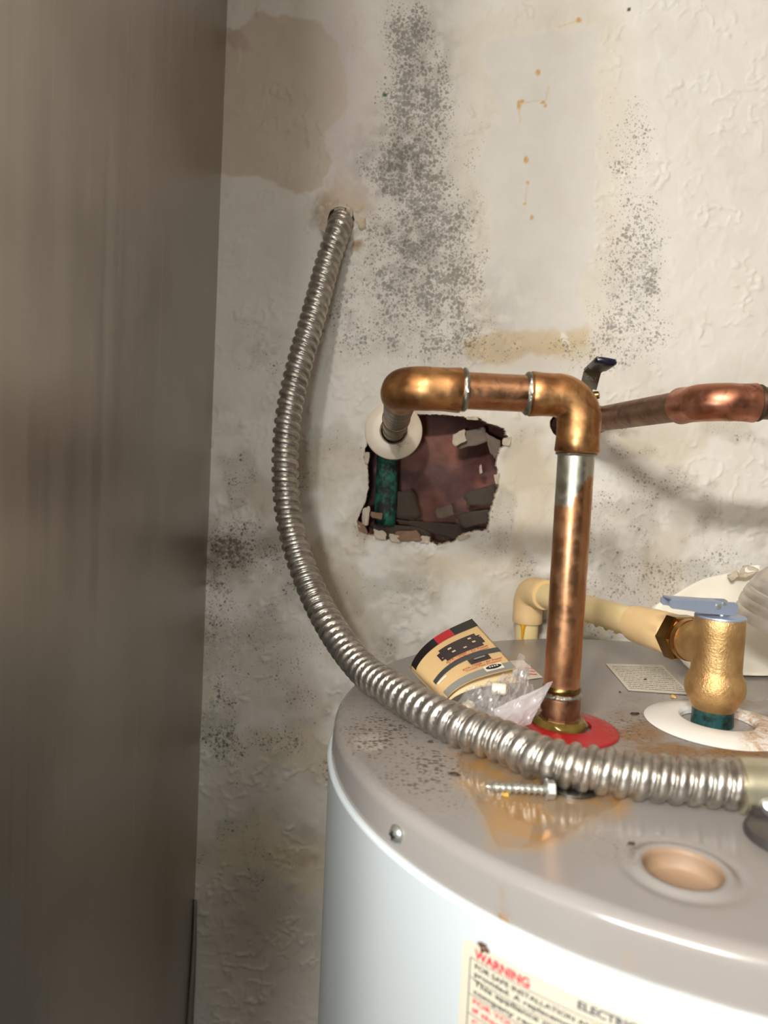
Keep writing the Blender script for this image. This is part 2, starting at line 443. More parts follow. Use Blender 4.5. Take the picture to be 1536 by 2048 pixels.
# hand-trowelled relief
r1 = 1 - np.abs(2 * fbm(gx * 70, gz * 70, 3, 41) - 1)
gate = sstep(0.46, 0.62, fbm(gx * 26, gz * 26, 3, 43))
smooth_area = np.clip(1 - 0.85 * pale - 0.6 * ell(760, 300, 60, 250, .7) + 0.25 * tan, 0, 1)
relief += sstep(0.90, 0.985, r1) * gate * 0.0016 * smooth_area
r2 = fbm(gx * 60 + 5, gz * 48, 3, 47)
relief += sstep(0.54, 0.60, r2) * 0.0005 * smooth_area + 0.0006 * (fbm(gx * 14, gz * 14, 3, 49) - .5)
relief += 0.00022 * (fbm(gx * 240, gz * 240, 2, 51) - .5)
# puffed, torn plaster round the conduit entry
lump = ell(676, 428, 56, 46, 0.8)
relief += lump * (0.004 + 0.006 * fbm(gx * 110, gz * 110, 3, 53))
relief += ell(487, 848, 9, 8, 0.5, 0, PX, PY) * 0.002

inner = sstep(0, .01, gx - WX0) * sstep(0, .01, WX1 - .004 - gx) * sstep(0, .01, gz - WZ0) * sstep(0, .01, WZ1 - .004 - gz)
relief *= inner
HOLE = [(736, 883), (726, 914), (735, 932), (737, 974), (731, 1002), (722, 1020), (714, 1045), (735, 1068), (768, 1080), (831, 1082), (855, 1078), (862, 1085), (876, 1090), (906, 1085), (932, 1066), (976, 1061), (981, 1026), (986, 1010), (996, 979), (998, 953), (993, 925), (1002, 897), (1021, 881), (1007, 857), (981, 848), (958, 836), (930, 834), (887, 829), (850, 829), (800, 826), (760, 850)]
def wall_poly(pts): return [tuple((lambda p: (p.x, p.z))(at(x, y, YW))) for x, y in pts]
hole_w = ragged(wall_poly(HOLE), 0.0007, 0.0022, 3)
hole_conduit = ragged(wall_poly([(683 + 27 * math.cos(a), 446 + 27 * math.sin(a)) for a in np.linspace(0, 6.283, 14)[:-1]]), 0.0007, 0.004, 5)
STUB2_W = (1132, 849)
hole_stub = ragged(wall_poly([(STUB2_W[0] + 33 * math.cos(a), STUB2_W[1] + 30 * math.sin(a)) for a in np.linspace(0, 6.283, 16)[:-1]]), 0.0006, 0.004, 6)
HOLES = [hole_w, hole_conduit, hole_stub]
I = (np.arange(nz - 1)[:, None] * nx + np.arange(nx - 1)[None]).ravel()
quads = np.stack([I, I + 1, I + 1 + nx, I + nx], 1)
fcx, fcz = gx[quads].mean(1), gz[quads].mean(1)
kill = np.zeros(len(quads), bool); rims = []
edge_w = np.full(len(gx), 1e9)
for hp in HOLES:
    k = poly_sd(fcx, fcz, hp) < 0; kill |= k
    edge_w = np.minimum(edge_w, np.abs(poly_sd(gx, gz, hp)))
touched = np.zeros(len(gx), bool); touched[quads[kill].ravel()] = True
kept = np.zeros(len(gx), bool); kept[quads[~kill].ravel()] = True
rim = touched & kept
vx, vz = gx.copy(), gz.copy()
for hp in HOLES:
    d = np.abs(poly_sd(gx, gz, hp)); m = rim & (d < 0.004)
    sx_, sz_ = poly_snap(gx[m], gz[m], hp); vx[m], vz[m] = sx_, sz_
# broken paper edge of the holes: pale, slightly lifted
lift = np.clip(1 - edge_w / 0.006, 0, 1) * fbm(gx * 160, gz * 160, 3, 61)
relief += lift * 0.0018
col = mixc(col, linv(214, 204, 188), np.clip(1 - edge_w / 0.004, 0, 1) * 0.5)
torn = ell(748, 1045, 44, 34, 0.5) * sstep(0.45, 0.6, fbm(gx * 200, gz * 200, 3, 63))
col = mixc(col, linv(150, 118, 94), torn * 0.7)
V = np.stack([vx, YW - relief, vz], 1)
faces = quads[~kill]
# depth of the broken board round each hole
edges = {}
for a in range(4):
    for p, q in zip(faces[:, a], faces[:, (a + 1) % 4]):
        if rim[p] and rim[q]: edges[(min(p, q), max(p, q))] = edges.get((min(p, q), max(p, q)), 0) + 1
bedges = [e for e, c in edges.items() if c == 1]
bset = sorted({i for e in bedges for i in e}); back_i = {i: len(V) + k for k, i in enumerate(bset)}
rr = random.Random(4)
Vb = np.array([[V[i, 0] + rr.uniform(-.001, .001), YW + 0.0125, V[i, 2] + rr.uniform(-.001, .001)] for i in bset])
n0 = len(V)
V = np.concatenate([V, Vb]); faces = np.concatenate([faces, np.array([[a, b, back_i[b], back_i[a]] for a, b in bedges])])
ext = lambda arr, val: np.concatenate([arr, np.full(len(bset), val)])
col = np.concatenate([col, np.tile(linv(176, 152, 128), (len(bset), 1))])

m = NT('painted_plaster')
tint = m.attr('tint').outputs['Color']
v0 = m.coord()
warp = m.n('ShaderNodeVectorMath', operation='MULTIPLY_ADD'); nn = m.n('ShaderNodeTexNoise'); m.put(nn.inputs['Vector'], v0); nn.inputs['Scale'].default_value = 160
m.put(warp.inputs[0], nn.outputs['Color']); warp.inputs[1].default_value = (.0035, .0035, .0035); m.put(warp.inputs[2], v0)
wv = warp.outputs[0]
mo = m.attr('mold').outputs['Fac']; br = m.attr('brown').outputs['Fac']
def dots(dens, scale, gain, sharp):
    d, c = m.voro(scale, wv); sx = m.n('ShaderNodeSeparateColor'); m.put(sx.inputs[0], c)
    th = m.math('MULTIPLY', dens, m.math('ADD', m.math('MULTIPLY', sx.outputs[0], gain), gain * 0.35))
    return m.math('MULTIPLY', m.math('SUBTRACT', th, d), sharp, True)
d1 = dots(mo, 250, 0.62, 6.5); d2 = dots(mo, 480, 0.74, 5.5); d3 = dots(mo, 140, 0.38, 5.0)
dk = m.math('MAXIMUM', d1, m.math('MAXIMUM', m.math('MULTIPLY', d2, 0.8), m.math('MULTIPLY', d3, 0.8)))
e1 = dots(br, 270, 0.64, 6.0); e2 = dots(br, 560, 0.86, 5.0)
be = m.math('MAXIMUM', e1, m.math('MULTIPLY', e2, 0.7))
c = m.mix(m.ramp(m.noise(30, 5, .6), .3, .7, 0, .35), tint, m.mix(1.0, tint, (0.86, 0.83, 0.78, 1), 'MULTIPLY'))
c = m.mix(m.math('MULTIPLY', dk, 0.60), c, lin(80, 72, 62))
c = m.mix(m.math('MULTIPLY', be, 0.72), c, lin(58, 42, 26))
m.set('Base Color', c).set('Roughness', 0.62).set('Specular IOR Level', 0.35)
m.bump(m.noise(700, 3, .6), 0.25, 0.0004)
M_wall = m.m
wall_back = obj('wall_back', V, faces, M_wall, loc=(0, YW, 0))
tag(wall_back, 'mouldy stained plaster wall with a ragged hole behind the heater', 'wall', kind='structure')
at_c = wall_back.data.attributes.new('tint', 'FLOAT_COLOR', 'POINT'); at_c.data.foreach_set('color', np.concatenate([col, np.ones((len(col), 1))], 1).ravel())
for nm, arr in (('mold', mold), ('brown', brownm)):
    a = wall_back.data.attributes.new(nm, 'FLOAT', 'POINT'); a.data.foreach_set('value', ext(arr, 0.25))

# curled bits of torn facing paper round the hole
M_paper = plain('torn_paper', lin(186, 172, 152), 0.8, 0, 0.15, 200, 0.4, 600)
M_paper_dk = plain('torn_brown_paper', lin(128, 100, 78), 0.85, 0, 0.25, 200, 0.5, 600)
def flap(pts, Y, curl, mat, parent, name='torn_paper', n=22, seed=0):
    """small torn flake: ragged outline inside a 4-corner frame, curling towards the viewer"""
    r = random.Random(seed * 13 + 5)
    A, B, C, D = [at(x, y, Y) for x, y in pts]
    ph = [r.uniform(0, 6.28) for _ in range(4)]; g = []
    def put(u, w, k):
        p = (A * (1 - u) + B * u) * (1 - w) + (D * (1 - u) + C * u) * w
        cr = curl * ((w - .2) ** 2 + .7 * (u - .5) ** 2 * math.sin(ph[0]) + .25 * math.sin(5 * u + ph[1]) * math.sin(4 * w + ph[2]))
        return p + Vector((0, -cr - r.uniform(0, .0004), 0))
    rings = (1.0, .72, .4)
    rad = []
    for j in range(n):
        t = 2 * math.pi * j / n; q = max(abs(math.cos(t)), abs(math.sin(t)))
        rad.append((.5 / q) * (.90 + .06 * math.sin(2 * t + ph[0]) + .05 * math.sin(3 * t + ph[1])) * r.uniform(.90, 1.08))
    for s0_ in rings:
        for j in range(n):
            t = 2 * math.pi * j / n; g.append(put(.5 + math.cos(t) * rad[j] * s0_, .5 + math.sin(t) * rad[j] * s0_, j))
    g.append(put(.5, .5, 0)); f = []
    for k in range(2):
        for j in range(n): f.append([k * n + j, k * n + (j + 1) % n, (k + 1) * n + (j + 1) % n, (k + 1) * n + j])
    f += [[2 * n + j, 2 * n + (j + 1) % n, 3 * n] for j in range(n)]
    o = obj(name, g, f, mat, parent)
    s_ = o.modifiers.new('thickness', 'SOLIDIFY'); s_.thickness = 0.0005
    return o
ORG[wall_back.name] = Vector((0, YW, 0))
for k, (pts, cu, mt) in enumerate([
    ([(722, 1015), (742, 1012), (738, 1050), (724, 1052)], .006, M_paper), ([(740, 1022), (768, 1026), (764, 1040), (742, 1036)], .004, M_paper_dk), ([(712, 1040), (730, 1046), (738, 1070), (716, 1062)], .004, M_paper_dk),
    ([(745, 1055), (770, 1062), (778, 1084), (748, 1076)], .004, M_paper), ([(790, 1062), (838, 1058), (846, 1082), (792, 1084)], .005, M_paper_dk), ([(776, 1066), (800, 1070), (804, 1086), (778, 1084)], .003, M_paper), ([(840, 1068), (862, 1074), (858, 1090), (838, 1086)], .003, M_paper),
    ([(930, 832), (958, 834), (956, 842), (932, 840)], .004, M_paper), ([(1004, 876), (1024, 872), (1020, 894), (1003, 892)], .004, M_paper), ([(986, 948), (1000, 946), (998, 972), (990, 968)], .005, M_paper), ([(912, 1072), (940, 1062), (944, 1072), (916, 1084)], .003, M_paper), ([(726, 900), (740, 905), (737, 932), (730, 928)], .003, M_paper)]):
    flap(pts, YW - 0.001, cu, mt, wall_back, seed=k)
for k, (pts, cu) in enumerate([([(664, 418), (690, 412), (692, 424), (668, 428)], .006), ([(690, 405), (708, 418), (704, 440), (694, 428)], .006), ([(640, 440), (656, 448), (652, 470), (638, 462)], .004)]):
    flap(pts, YW - 0.007, cu, M_paper, wall_back, 'plaster_flake', seed=40 + k)

M_crust = plain('crumbled_plaster', lin(200, 184, 160), .85, 0, .22, 150, .6, 500)
cE = at(683, 446, YW); rq = random.Random(21)
for k in range(13):
    t = 2 * math.pi * k / 13 + rq.uniform(-.2, .2); rad_ = rq.uniform(.0155, .021)
    p = cE + Vector((math.cos(t) * rad_ - .001, -.0015, math.sin(t) * rad_ + .001)); sz = rq.uniform(.0038, .0070) * (1.25 if math.sin(t) > -.2 else .7)
    v_, f_ = lathe([(0, -sz * .5), (sz * .75, -sz * .35), (sz, 0), (sz * .8, sz * .35), (sz * .4, sz * .55), (0, sz * .6)], p, (rq.uniform(-.4, .4), -1, rq.uniform(-.4, .4)), 14)
    v_ = [q_ + (q_ - p) * (.55 * (float(vnoise(np.array([q_.x * 420]), np.array([q_.z * 420 + q_.y * 200]), 77)[0]) - .5)) for q_ in v_]
    MB().add(v_, f_).build('plaster_lump', M_crust, wall_back)

# cavity seen through the hole
m = NT('dusty_red_backing')
c = m.mix(m.ramp(m.noise(16, 3, .5, None, .3), .38, .68), lin(84, 46, 40), lin(158, 100, 80))
c = m.mix(m.ramp(m.noise(45, 4, .6), .58, .8), c, lin(60, 36, 32))
m.set('Base Color', c).set('Roughness', .6); m.bump(m.noise(40, 3), .5, .004)
nb = 26; bv = []
for i in range(nb):
    for j in range(nb):
        X, Z = -0.06 + .24 * i / (nb - 1), ZC - .13 + .24 * j / (nb - 1)
        bv.append((X, YW + .062 - .010 * float(fbm(np.array([X * 22.]), np.array([Z * 22.]), 3, 71)[0]) - .012 * math.exp(-((X - .085) / .03) ** 2 - ((Z - (ZC + .03)) / .03) ** 2), Z))
cav = obj('wall_cavity', bv, [[i * nb + j, (i + 1) * nb + j, (i + 1) * nb + j + 1, i * nb + j + 1] for i in range(nb - 1) for j in range(nb - 1)], m.m, loc=(0, YW, ZC))
tag(cav, 'dusty red-brown backing inside the wall hole', 'wall', kind='structure')
ORG[cav.name] = Vector((0, YW, ZC))
M_gyp = plain('grey_torn_board', lin(112, 98, 86), .85, 0, .25, 120, .5, 400)
M_gypd = plain('dark_torn_board', lin(70, 58, 48), .85, 0, .25, 120, .5, 400)
for k, (pts, Y, cu, mt) in enumerate([([(905, 865), (975, 850), (985, 880), (910, 905)], YW + .022, .004, M_gyp), ([(968, 862), (1006, 880), (990, 925), (978, 905)], YW + .018, .004, M_gyp),
        ([(925, 985), (1000, 960), (996, 1012), (930, 1015)], YW + .024, .003, M_gypd), ([(868, 1015), (905, 1008), (912, 1028), (872, 1040)], YW + .022, .004, M_gyp), ([(895, 1030), (985, 1015), (985, 1045), (925, 1058)], YW + .018, .006, M_gypd),
        ([(745, 1030), (860, 1045), (985, 1050), (985, 1105)], YW + .030, .003, M_gypd), ([(790, 975), (825, 975), (850, 1045), (785, 1040)], YW + .034, .002, M_gypd), ([(740, 1045), (860, 1050), (880, 1100), (740, 1092)], YW + .026, .004, M_gypd), ([(902, 868), (930, 858), (936, 880), (906, 898)], YW + .016, .004, M_paper), ([(958, 930), (963, 928), (965, 948), (959, 948)], YW + .026, .002, M_paper)]):
    flap(pts, Y, cu, mt, cav, 'torn_board', seed=80 + k)

# green tarnished supply pipe inside the cavity
m = NT('verdigris'); c = m.mix(m.ramp(m.noise(70, 5, .7), .42, .62), lin(22, 28, 26), lin(40, 112, 88)); m.set('Base Color', c).set('Roughness', .7); m.bump(m.noise(200, 3), .5, .001)
pA = at(776, 905, YW + .028); 
pipe_in = obj('supply_pipe', *tube([(pA.x, YW + .028, pA.z - .075 + .125 * k / 12) for k in range(13)], [.0112 + .0006 * RNG.random() for _ in range(13)], 24), m.m)
tag(pipe_in, 'green corroded vertical copper pipe inside the wall hole', 'pipe')

# ------------------------------------------------------------------ the other walls and floor
ZR = ZC + 0.98                  # ceiling height
A0, A1 = at(455, 0, YW), at(386, 1900, YW)
sl = (A1.x - A0.x) / (A1.z - A0.z)
def leftx(z): return A0.x + sl * (z - A0.z)
m = NT('streaky_left_panel')
vs_ = m.coord((1, 1, 0.02))
st = m.noise(60, 5, .65, vs_)
st2 = m.ramp(m.noise(190, 2, .5, m.coord((1, 1, .012))), .68, .76)
c = m.mix(m.ramp(st, .3, .7), lin(168, 162, 153), lin(178, 172, 164))
c = m.mix(m.math('MULTIPLY', st2, .3), c, lin(215, 208, 196))
c = m.mix(m.ramp(m.noise(9, 3, .5), .45, .7, 0, .3), c, lin(146, 134, 118))
m.set('Base Color', c).set('Roughness', m.ramp(st, .3, .7, .28, .38)).set('Metallic', 1.0)
m.bump(m.noise(240, 4, .6, m.coord((1, 1, .01))), .25, .0008)
LW = []
for z in (0.0, ZR):
    x = leftx(z); LW += [(x, YW + .1, z), (x, -0.03, z), (x - .1, -0.03, z), (x - .1, YW + .1, z)]
wl = obj('wall_left', LW, [[0, 1, 5, 4], [1, 2, 6, 5], [2, 3, 7, 6], [3, 0, 4, 7], [3, 2, 1, 0], [4, 5, 6, 7]], m.m, smooth=False, loc=(A0.x, 0, 0))
recalc(wl)
tag(wl, 'smooth dark streaky panel wall left of the heater', 'wall', kind='structure')
M_side = plain('side_wall_paint', lin(150, 140, 128), .6)
o = MB().add(*box(.80, .90, -.1, YW + .1, 0, ZR)).build('wall_right', M_side, smooth=False, loc=(.8, 0, 0)); tag(o, 'pale closet wall right of the heater out of frame', 'wall', kind='structure')
o = MB().add(*box(-1.7, 1.7, -2.2, YW + .1, -.1, 0)).build('floor', plain('concrete', lin(60, 55, 50), .8, 0, .2, 30), smooth=False, loc=(0, 0, 0)); tag(o, 'grey concrete closet floor', 'floor', kind='structure')
M_room = plain('dim_room_paint', lin(50, 46, 42), .8); M_ceil = plain('ceiling_paint', lin(214, 204, 190), .8)
for nm, bx_, lb_ in [('ceiling', box(-1.7, 1.7, -2.2, YW + .1, ZR, ZR + .1), 'grey ceiling above the heater closet'), ('wall_front', box(-1.7, 1.7, -2.3, -2.2, 0, ZR), 'dim room wall behind the photographer'),
                     ('wall_room_left', box(-1.7, -1.6, -2.2, 0, 0, ZR), 'dim room wall to the photographer left'), ('wall_room_right', box(1.6, 1.7, -2.2, 0, 0, ZR), 'dim room wall to the photographer right')]:
    o = MB().add(*bx_).build(nm, M_ceil if nm == 'ceiling' else M_room, smooth=False, loc=(0, 0, 0)); tag(o, lb_, nm.split('_')[0], kind='structure')
# loose corner bead low in the corner
cb = [at(391, 1800, YW - .004), at(388, 1900, YW - .006), at(378, 2060, YW - .014), at(366, 2200, YW - .02)]
pth, _ = spline(cb, 24)
o = obj('trim_1', *tube([Vector(p) for p in pth], [.0012 + .0028 * k / 23 for k in range(24)], 10), plain('corner_bead', lin(120, 112, 98), .6)); tag(o, 'thin loose corner bead low in the left wall corner', 'trim', kind='structure')

# ------------------------------------------------------------------ the water heater
TCX, TCY, TR = 0.2135, 0.4674, 0.2411
SK = T - 0.0218                 # bottom of the cap's skirt
heater = thing('water_heater', 'white cylindrical electric water heater with grey top cap', 'water heater', (TCX, TCY, 0))
def cyl_hit(px, py, R=TR):
    d = ray(px, py); ox, oy = -TCX, -TCY
    a = d.x ** 2 + d.y ** 2; b = 2 * (ox * d.x + oy * d.y); c_ = ox * ox + oy * oy - R * R
    t = (-b - math.sqrt(max(b * b - 4 * a * c_, 0))) / (2 * a)
    p = Vector((0, 0, ZC)) + d * t
    return math.atan2(p.y - TCY, p.x - TCX), p.z

M_jacket = plain('white_enamel', lin(211, 218, 220), .28, 0, .015, 8)
jv = lathe([(TR + .0005, .02), (TR + .0005, SK - .004), (TR + .0014, SK - .002), (TR + .0016, SK), (TR + .0006, SK + .0012), (TR - .004, SK + .0012)], (TCX, TCY, 0), seg=180)
MB().add(*jv).build('jacket', M_jacket, heater, ang=50)
MB().add(*lathe([(TR - .006, 0), (TR - .006, .022)], (TCX, TCY, 0), seg=96)).build('base_ring', plain('base_grey', lin(90, 90, 92), .5), heater)

# cap: a dense polar disc so that rust, dirt and the knockout can be laid on it
rs = np.concatenate([np.linspace(0.0005, TR - .0085, 150)]); na = 720
prof = [(r, T) for r in rs] + [(TR - .0085 + .0065 * math.sin(t), T - .0065 * (1 - math.cos(t))) for t in np.linspace(.16, math.pi / 2, 9)] + [(TR - .0016, T - .010), (TR - .0013, T - .015), (TR - .0010, SK + .001), (TR - .0012, SK - .006)]
PR = np.array(prof); TH = np.linspace(0, 2 * math.pi, na, endpoint=False)
cx_ = (TCX + PR[:, :1] * np.cos(TH)).ravel(); cy_ = (TCY + PR[:, :1] * np.sin(TH)).ravel(); cz_ = np.repeat(PR[:, 1], na)
npz = len(PR)
I = (np.arange(npz - 1)[:, None] * na + np.arange(na)[None]); J = (np.arange(npz - 1)[:, None] * na + (np.arange(na)[None] + 1) % na)
q = np.stack([I, J, J + na, I + na], -1).reshape(-1, 4)
KO = atz(1365, 1738); KR = px2m(80, KO.y + .0)
ring = [(KO.x + KR * math.cos(t), KO.y + KR * math.sin(t)) for t in np.linspace(0, 6.2832, 60)[:-1]]
fx_, fy_ = cx_[q].mean(1), cy_[q].mean(1); flat = PR[:, 1].repeat(na)[q].min(1) > T - 1e-6
kill = (poly_sd(fx_, fy_, ring) < 0) & flat
tch = np.zeros(len(cx_), bool); tch[q[kill].ravel()] = True; kp = np.zeros(len(cx_), bool); kp[q[~kill].ravel()] = True
rm = tch & kp; a_, b_ = poly_snap(cx_[rm], cy_[rm], ring); cx_[rm], cy_[rm] = a_, b_
q = q[~kill]
# pressed bead round the knockout, slight waviness
dk_ = np.hypot(cx_ - KO.x, cy_ - KO.y); onflat = cz_ > T - 1e-6
cz_ = cz_ + np.where(onflat, .0014 * np.exp(-((dk_ - KR * 1.17) / .0022) ** 2) - .0008 * np.exp(-((dk_ - KR * 1.42) / .0028) ** 2) + .0005 * (fbm(cx_ * 20, cy_ * 20, 3, 5) - .5), 0)
cpx, cpy = project(cx_, cy_, cz_)
wxp = cpx + 34 * (fbm(cx_ * 60, cy_ * 60, 4, 111) - .5) + 12 * (fbm(cx_ * 260, cy_ * 260, 3, 112) - .5)
wyp = cpy + 18 * (fbm(cx_ * 60, cy_ * 60, 4, 113) - .5) + 7 * (fbm(cx_ * 260, cy_ * 260, 3, 114) - .5)
def el2(cx, cy, rx, ry, soft=.6, ang=0.): return ell(cx, cy, rx, ry, soft, ang, wxp, wyp)
ccol = np.tile(linv(146, 140, 135), (len(cx_), 1)) * (0.95 + .1 * fbm(cx_ * 30, cy_ * 30, 4, 115))[:, None]
vis = cz_ > T - .022
stain = (1 - sstep(-22, 24, poly_sd(wxp, wyp, [(905, 1500), (960, 1495), (1100, 1535), (1200, 1565), (1262, 1590), (1250, 1625), (1190, 1650), (1140, 1675), (1060, 1700), (990, 1695), (978, 1650), (950, 1600), (915, 1550)])))
ccol = mixc(ccol, linv(172, 132, 78), stain * (.38 + .5 * sstep(.35, .65, fbm(cx_ * 90, cy_ * 90, 3, 116))))
rust = np.zeros(len(cx_)); grime = np.zeros(len(cx_))
for cx, cy, rx, ry, d in [(1280, 1470, 70, 36, .75), (1340, 1500, 110, 22, .85), (1480, 1502, 110, 22, .95), (1240, 1430, 40, 20, .45), (1400, 1400, 60, 8, .5), (1540, 1480, 60, 60, .9), (1270, 1395, 30, 8, .4), (1500, 1410, 60, 14, .5), (1005, 1850, 26, 14, .9)]:
    rust = np.maximum(rust, el2(cx, cy, rx, ry, .7) * d)
for cx, cy, rx, ry, d in [(760, 1470, 100, 70, .95), (850, 1540, 110, 80, .95), (720, 1420, 50, 40, .5), (800, 1420, 80, 40, .6), (1260, 1450, 90, 50, .75), (1210, 1690, 60, 40, .5), (1140, 1650, 90, 40, .35), (1280, 1690, 40, 14, .7), (1450, 1510, 160, 20, .7), (900, 1590, 90, 60, .5), (1260, 1700, 16, 30, .6), (1290, 1400, 60, 40, .35)]:
    grime = np.maximum(grime, el2(cx, cy, rx, ry, .8) * d)
ccol = mixc(ccol, linv(196, 188, 178), el2(742, 1487, 32, 18, .3) * .7)
ccol = mixc(ccol, linv(150, 134, 116), grime * .35)
ccol = mixc(ccol, linv(150, 120, 72), el2(1008, 1800, 7, 22, .6) * .4 + el2(1008, 1850, 24, 8, .6) * .6)
ccol = mixc(ccol, linv(150, 138, 126), el2(1252, 1925, 14, 14, .6) * .6)
wet = np.clip(stain, 0, 1)
m = NT('grey_cap_paint')
tn = m.attr('tint').outputs['Color']; rs_ = m.attr('rust').outputs['Fac']; gr = m.attr('grime').outputs['Fac']; wt = m.attr('wet').outputs['Fac']
vstr = m.coord((1, 1, 1))
rn = m.ramp(m.math('ADD', m.noise(90, 6, .72, None, 1.2), m.math('MULTIPLY', rs_, .40)), .60, .80)
c = m.mix(m.math('MULTIPLY', m.math('MULTIPLY', rn, rs_), 1.0, True), tn, lin(142, 104, 58))
rn2 = m.ramp(m.noise(190, 5, .75, m.coord((.6, 1.5, 1)), 2.2), .54, .64)
c = m.mix(m.math('MULTIPLY', rn2, m.math('MULTIPLY', rs_, .95)), c, lin(70, 42, 24))
d, cc = m.voro(330, m.coord((1, 1.6, 1))); sxx = m.n('ShaderNodeSeparateColor'); m.put(sxx.inputs[0], cc)
th = m.math('MULTIPLY', gr, m.math('MULTIPLY', sxx.outputs[0], .75)); dt = m.math('MULTIPLY', m.math('SUBTRACT', th, d), 9., True)
gn = m.math('MULTIPLY', m.ramp(m.noise(420, 4, .7), .52, .66), m.math('MULTIPLY', gr, .6))
c = m.mix(m.math('MAXIMUM', m.math('MULTIPLY', dt, .8), gn), c, lin(66, 54, 42))
m.set('Base Color', c)
rgh = m.math('SUBTRACT', m.math('ADD', .20, m.math('MULTIPLY', gr, .30)), m.math('MULTIPLY', wt, .10), True)
m.set('Roughness', m.math('ADD', rgh, m.math('MULTIPLY', rs_, .25)))
m.bump(m.math('ADD', m.math('MULTIPLY', gn, 1.5), m.noise(60, 2, .4)), .12, .0008)
M_cap = m.m
cap = obj('top_cap', np.stack([cx_, cy_, cz_], 1), q, M_cap, heater)
a = cap.data.attributes.new('tint', 'FLOAT_COLOR', 'POINT'); a.data.foreach_set('color', np.concatenate([ccol, np.ones((len(ccol), 1))], 1).ravel())
for nm, arr in (('rust', rust), ('grime', grime), ('wet', wet)):
    a = cap.data.attributes.new(nm, 'FLOAT', 'POINT'); a.data.foreach_set('value', arr)

# knockout: cap flange turned down, tan foam inside
M_foam = plain('tan_foam', lin(150, 124, 100), .55, 0, .08, 60, .4, 300)
MB().add(*lathe([(KR + .0002, .0003), (KR - .0006, -.0008), (KR - .0008, -.004)], (KO.x, KO.y, T), seg=64)[:1], ) if False else None
kv, kf = lathe([(KR + .0003, .0006), (KR - .0006, 0), (KR - .0009, -.0015), (KR - .0002, -.007), (KR - .002, -.0085), (0.0, -.0092)], (KO.x, KO.y, T), seg=64)
kf = [f for f in kf if len(f) == 4]
obj('foam_recess', kv, kf, M_foam, heater, label='tan foam showing in the round knockout')

# sheet-metal screw in the skirt
th_s, z_s = cyl_hit(789, 1670)
nrm = Vector((math.cos(th_s), math.sin(th_s), 0)); ps = Vector((TCX, TCY, 0)) + nrm * (TR - .0012); ps.z = z_s
M_zinc = plain('zinc', lin(196, 198, 192), .34, .85, .2, 300)
sc = MB().add(*lathe([(.0046, 0), (.0046, .0006), (.0040, .0012), (.0030, .0022), (.0012, .0026), (0, .0026)], ps, nrm, 24)).build('cap_screw', M_zinc, heater)
tz = Vector((0, 0, 1)); tx = nrm.cross(tz).normalized(); b = MB()
for d1_, d2_ in ((tz, tx), (tx, tz)):
    c0 = ps + nrm * .0024
    b.add(*slab([c0 + d1_ * .0022 + d2_ * .0005, c0 + d1_ * .0022 - d2_ * .0005, c0 - d1_ * .0022 - d2_ * .0005, c0 - d1_ * .0022 + d2_ * .0005], nrm, .0005))
b.build('cross_slot', plain('slot_dark', lin(60, 60, 58), .5, .8), sc, smooth=False)

# the warning label on the jacket -------------------------------------------------
TH0, ZL = cyl_hit(929, 1870); Rl = TR + .0010
def on_jacket(s, z, off=0.0):
    th = TH0 + s / TR
    return Vector((TCX + (Rl + off) * math.cos(th), TCY + (Rl + off) * math.sin(th), z))
LWID, LHEI = .150, .200
ns = 40
lv, lf = [], []
def lab_pt(s, z):   # rounded upper corners
    return on_jacket(s, z)
zz = [ZL, ZL - .0012, ZL - .003, ZL - .006, ZL - .05, ZL - LHEI]
inset = [.0030, .0010, .0002, 0, 0, 0]
for k, (z, ins) in enumerate(zip(zz, inset)):
    for i in range(ns + 1): lv.append(on_jacket(ins + (LWID - 2 * ins) * i / ns, z))
for k in range(len(zz) - 1):
    for i in range(ns): lf.append([k * (ns + 1) + i, k * (ns + 1) + i + 1, (k + 1) * (ns + 1) + i + 1, (k + 1) * (ns + 1) + i])
M_lab = plain('label_paper', lin(208, 200, 180), .4, 0, .02, 30)
label_o = obj('warning_label', lv, lf, M_lab, heater, label='cream paper warning label curving round the white jacket')
M_ink = plain('black_ink', lin(48, 48, 56), .5, 0, 0.05)
M_red = plain('red_ink', lin(224, 44, 62), .5, 0, 0.05)
def s_of(px, py):
    th, z = cyl_hit(px, py); return (th - TH0) * TR, z
def jacket_text(s, s0, zb, h, width=None, mat=M_ink, bold=.02, name='lettering'):
    v, f = text_mesh(s, 1.0, bold)
    if not v: return
    xs_ = [p[0] for p in v]; sc_ = (width / (max(xs_) - min(xs_))) if width else h / .70
    out = [on_jacket(s0 + (p[0] - min(xs_)) * sc_, zb + p[1] * h / .70, .0004) for p in v]
    obj(name, out, f, mat, label_o, smooth=False)
def jacket_bar(s0, s1, z0, z1, mat=M_ink, n=24, name='rule_line'):
    v = []; 
    for i in range(n + 1): s = s0 + (s1 - s0) * i / n; v += [on_jacket(s, z0, .0003), on_jacket(s, z1, .0003)]
    obj(name, v, [[2 * i, 2 * i + 2, 2 * i + 3, 2 * i + 1] for i in range(n)], mat, label_o, smooth=False)
sA, zA = s_of(953, 1912); sB, zB = s_of(1062, 1968)
rowp = [(952, 1934), (952, 1949), (951, 1967), (950, 1984), (949, 2004), (948, 2021), (947, 2044)]
rows = [s_of(*p) for p in rowp]
capH = abs(s_of(953, 1894)[1] - s_of(953, 1913)[1])
jacket_text('WARNING', sA, zA, capH * .95, sB - sA, M_red, .03)
rh = (rows[0][1] - rows[-1][1]) / 6
sE, zE = s_of(1157, 2012)
jacket_text('ELECTRIC WATER HEATER', sE, zE, capH * .80, .060, plain('grey_ink', lin(70, 72, 88), .5), .03)
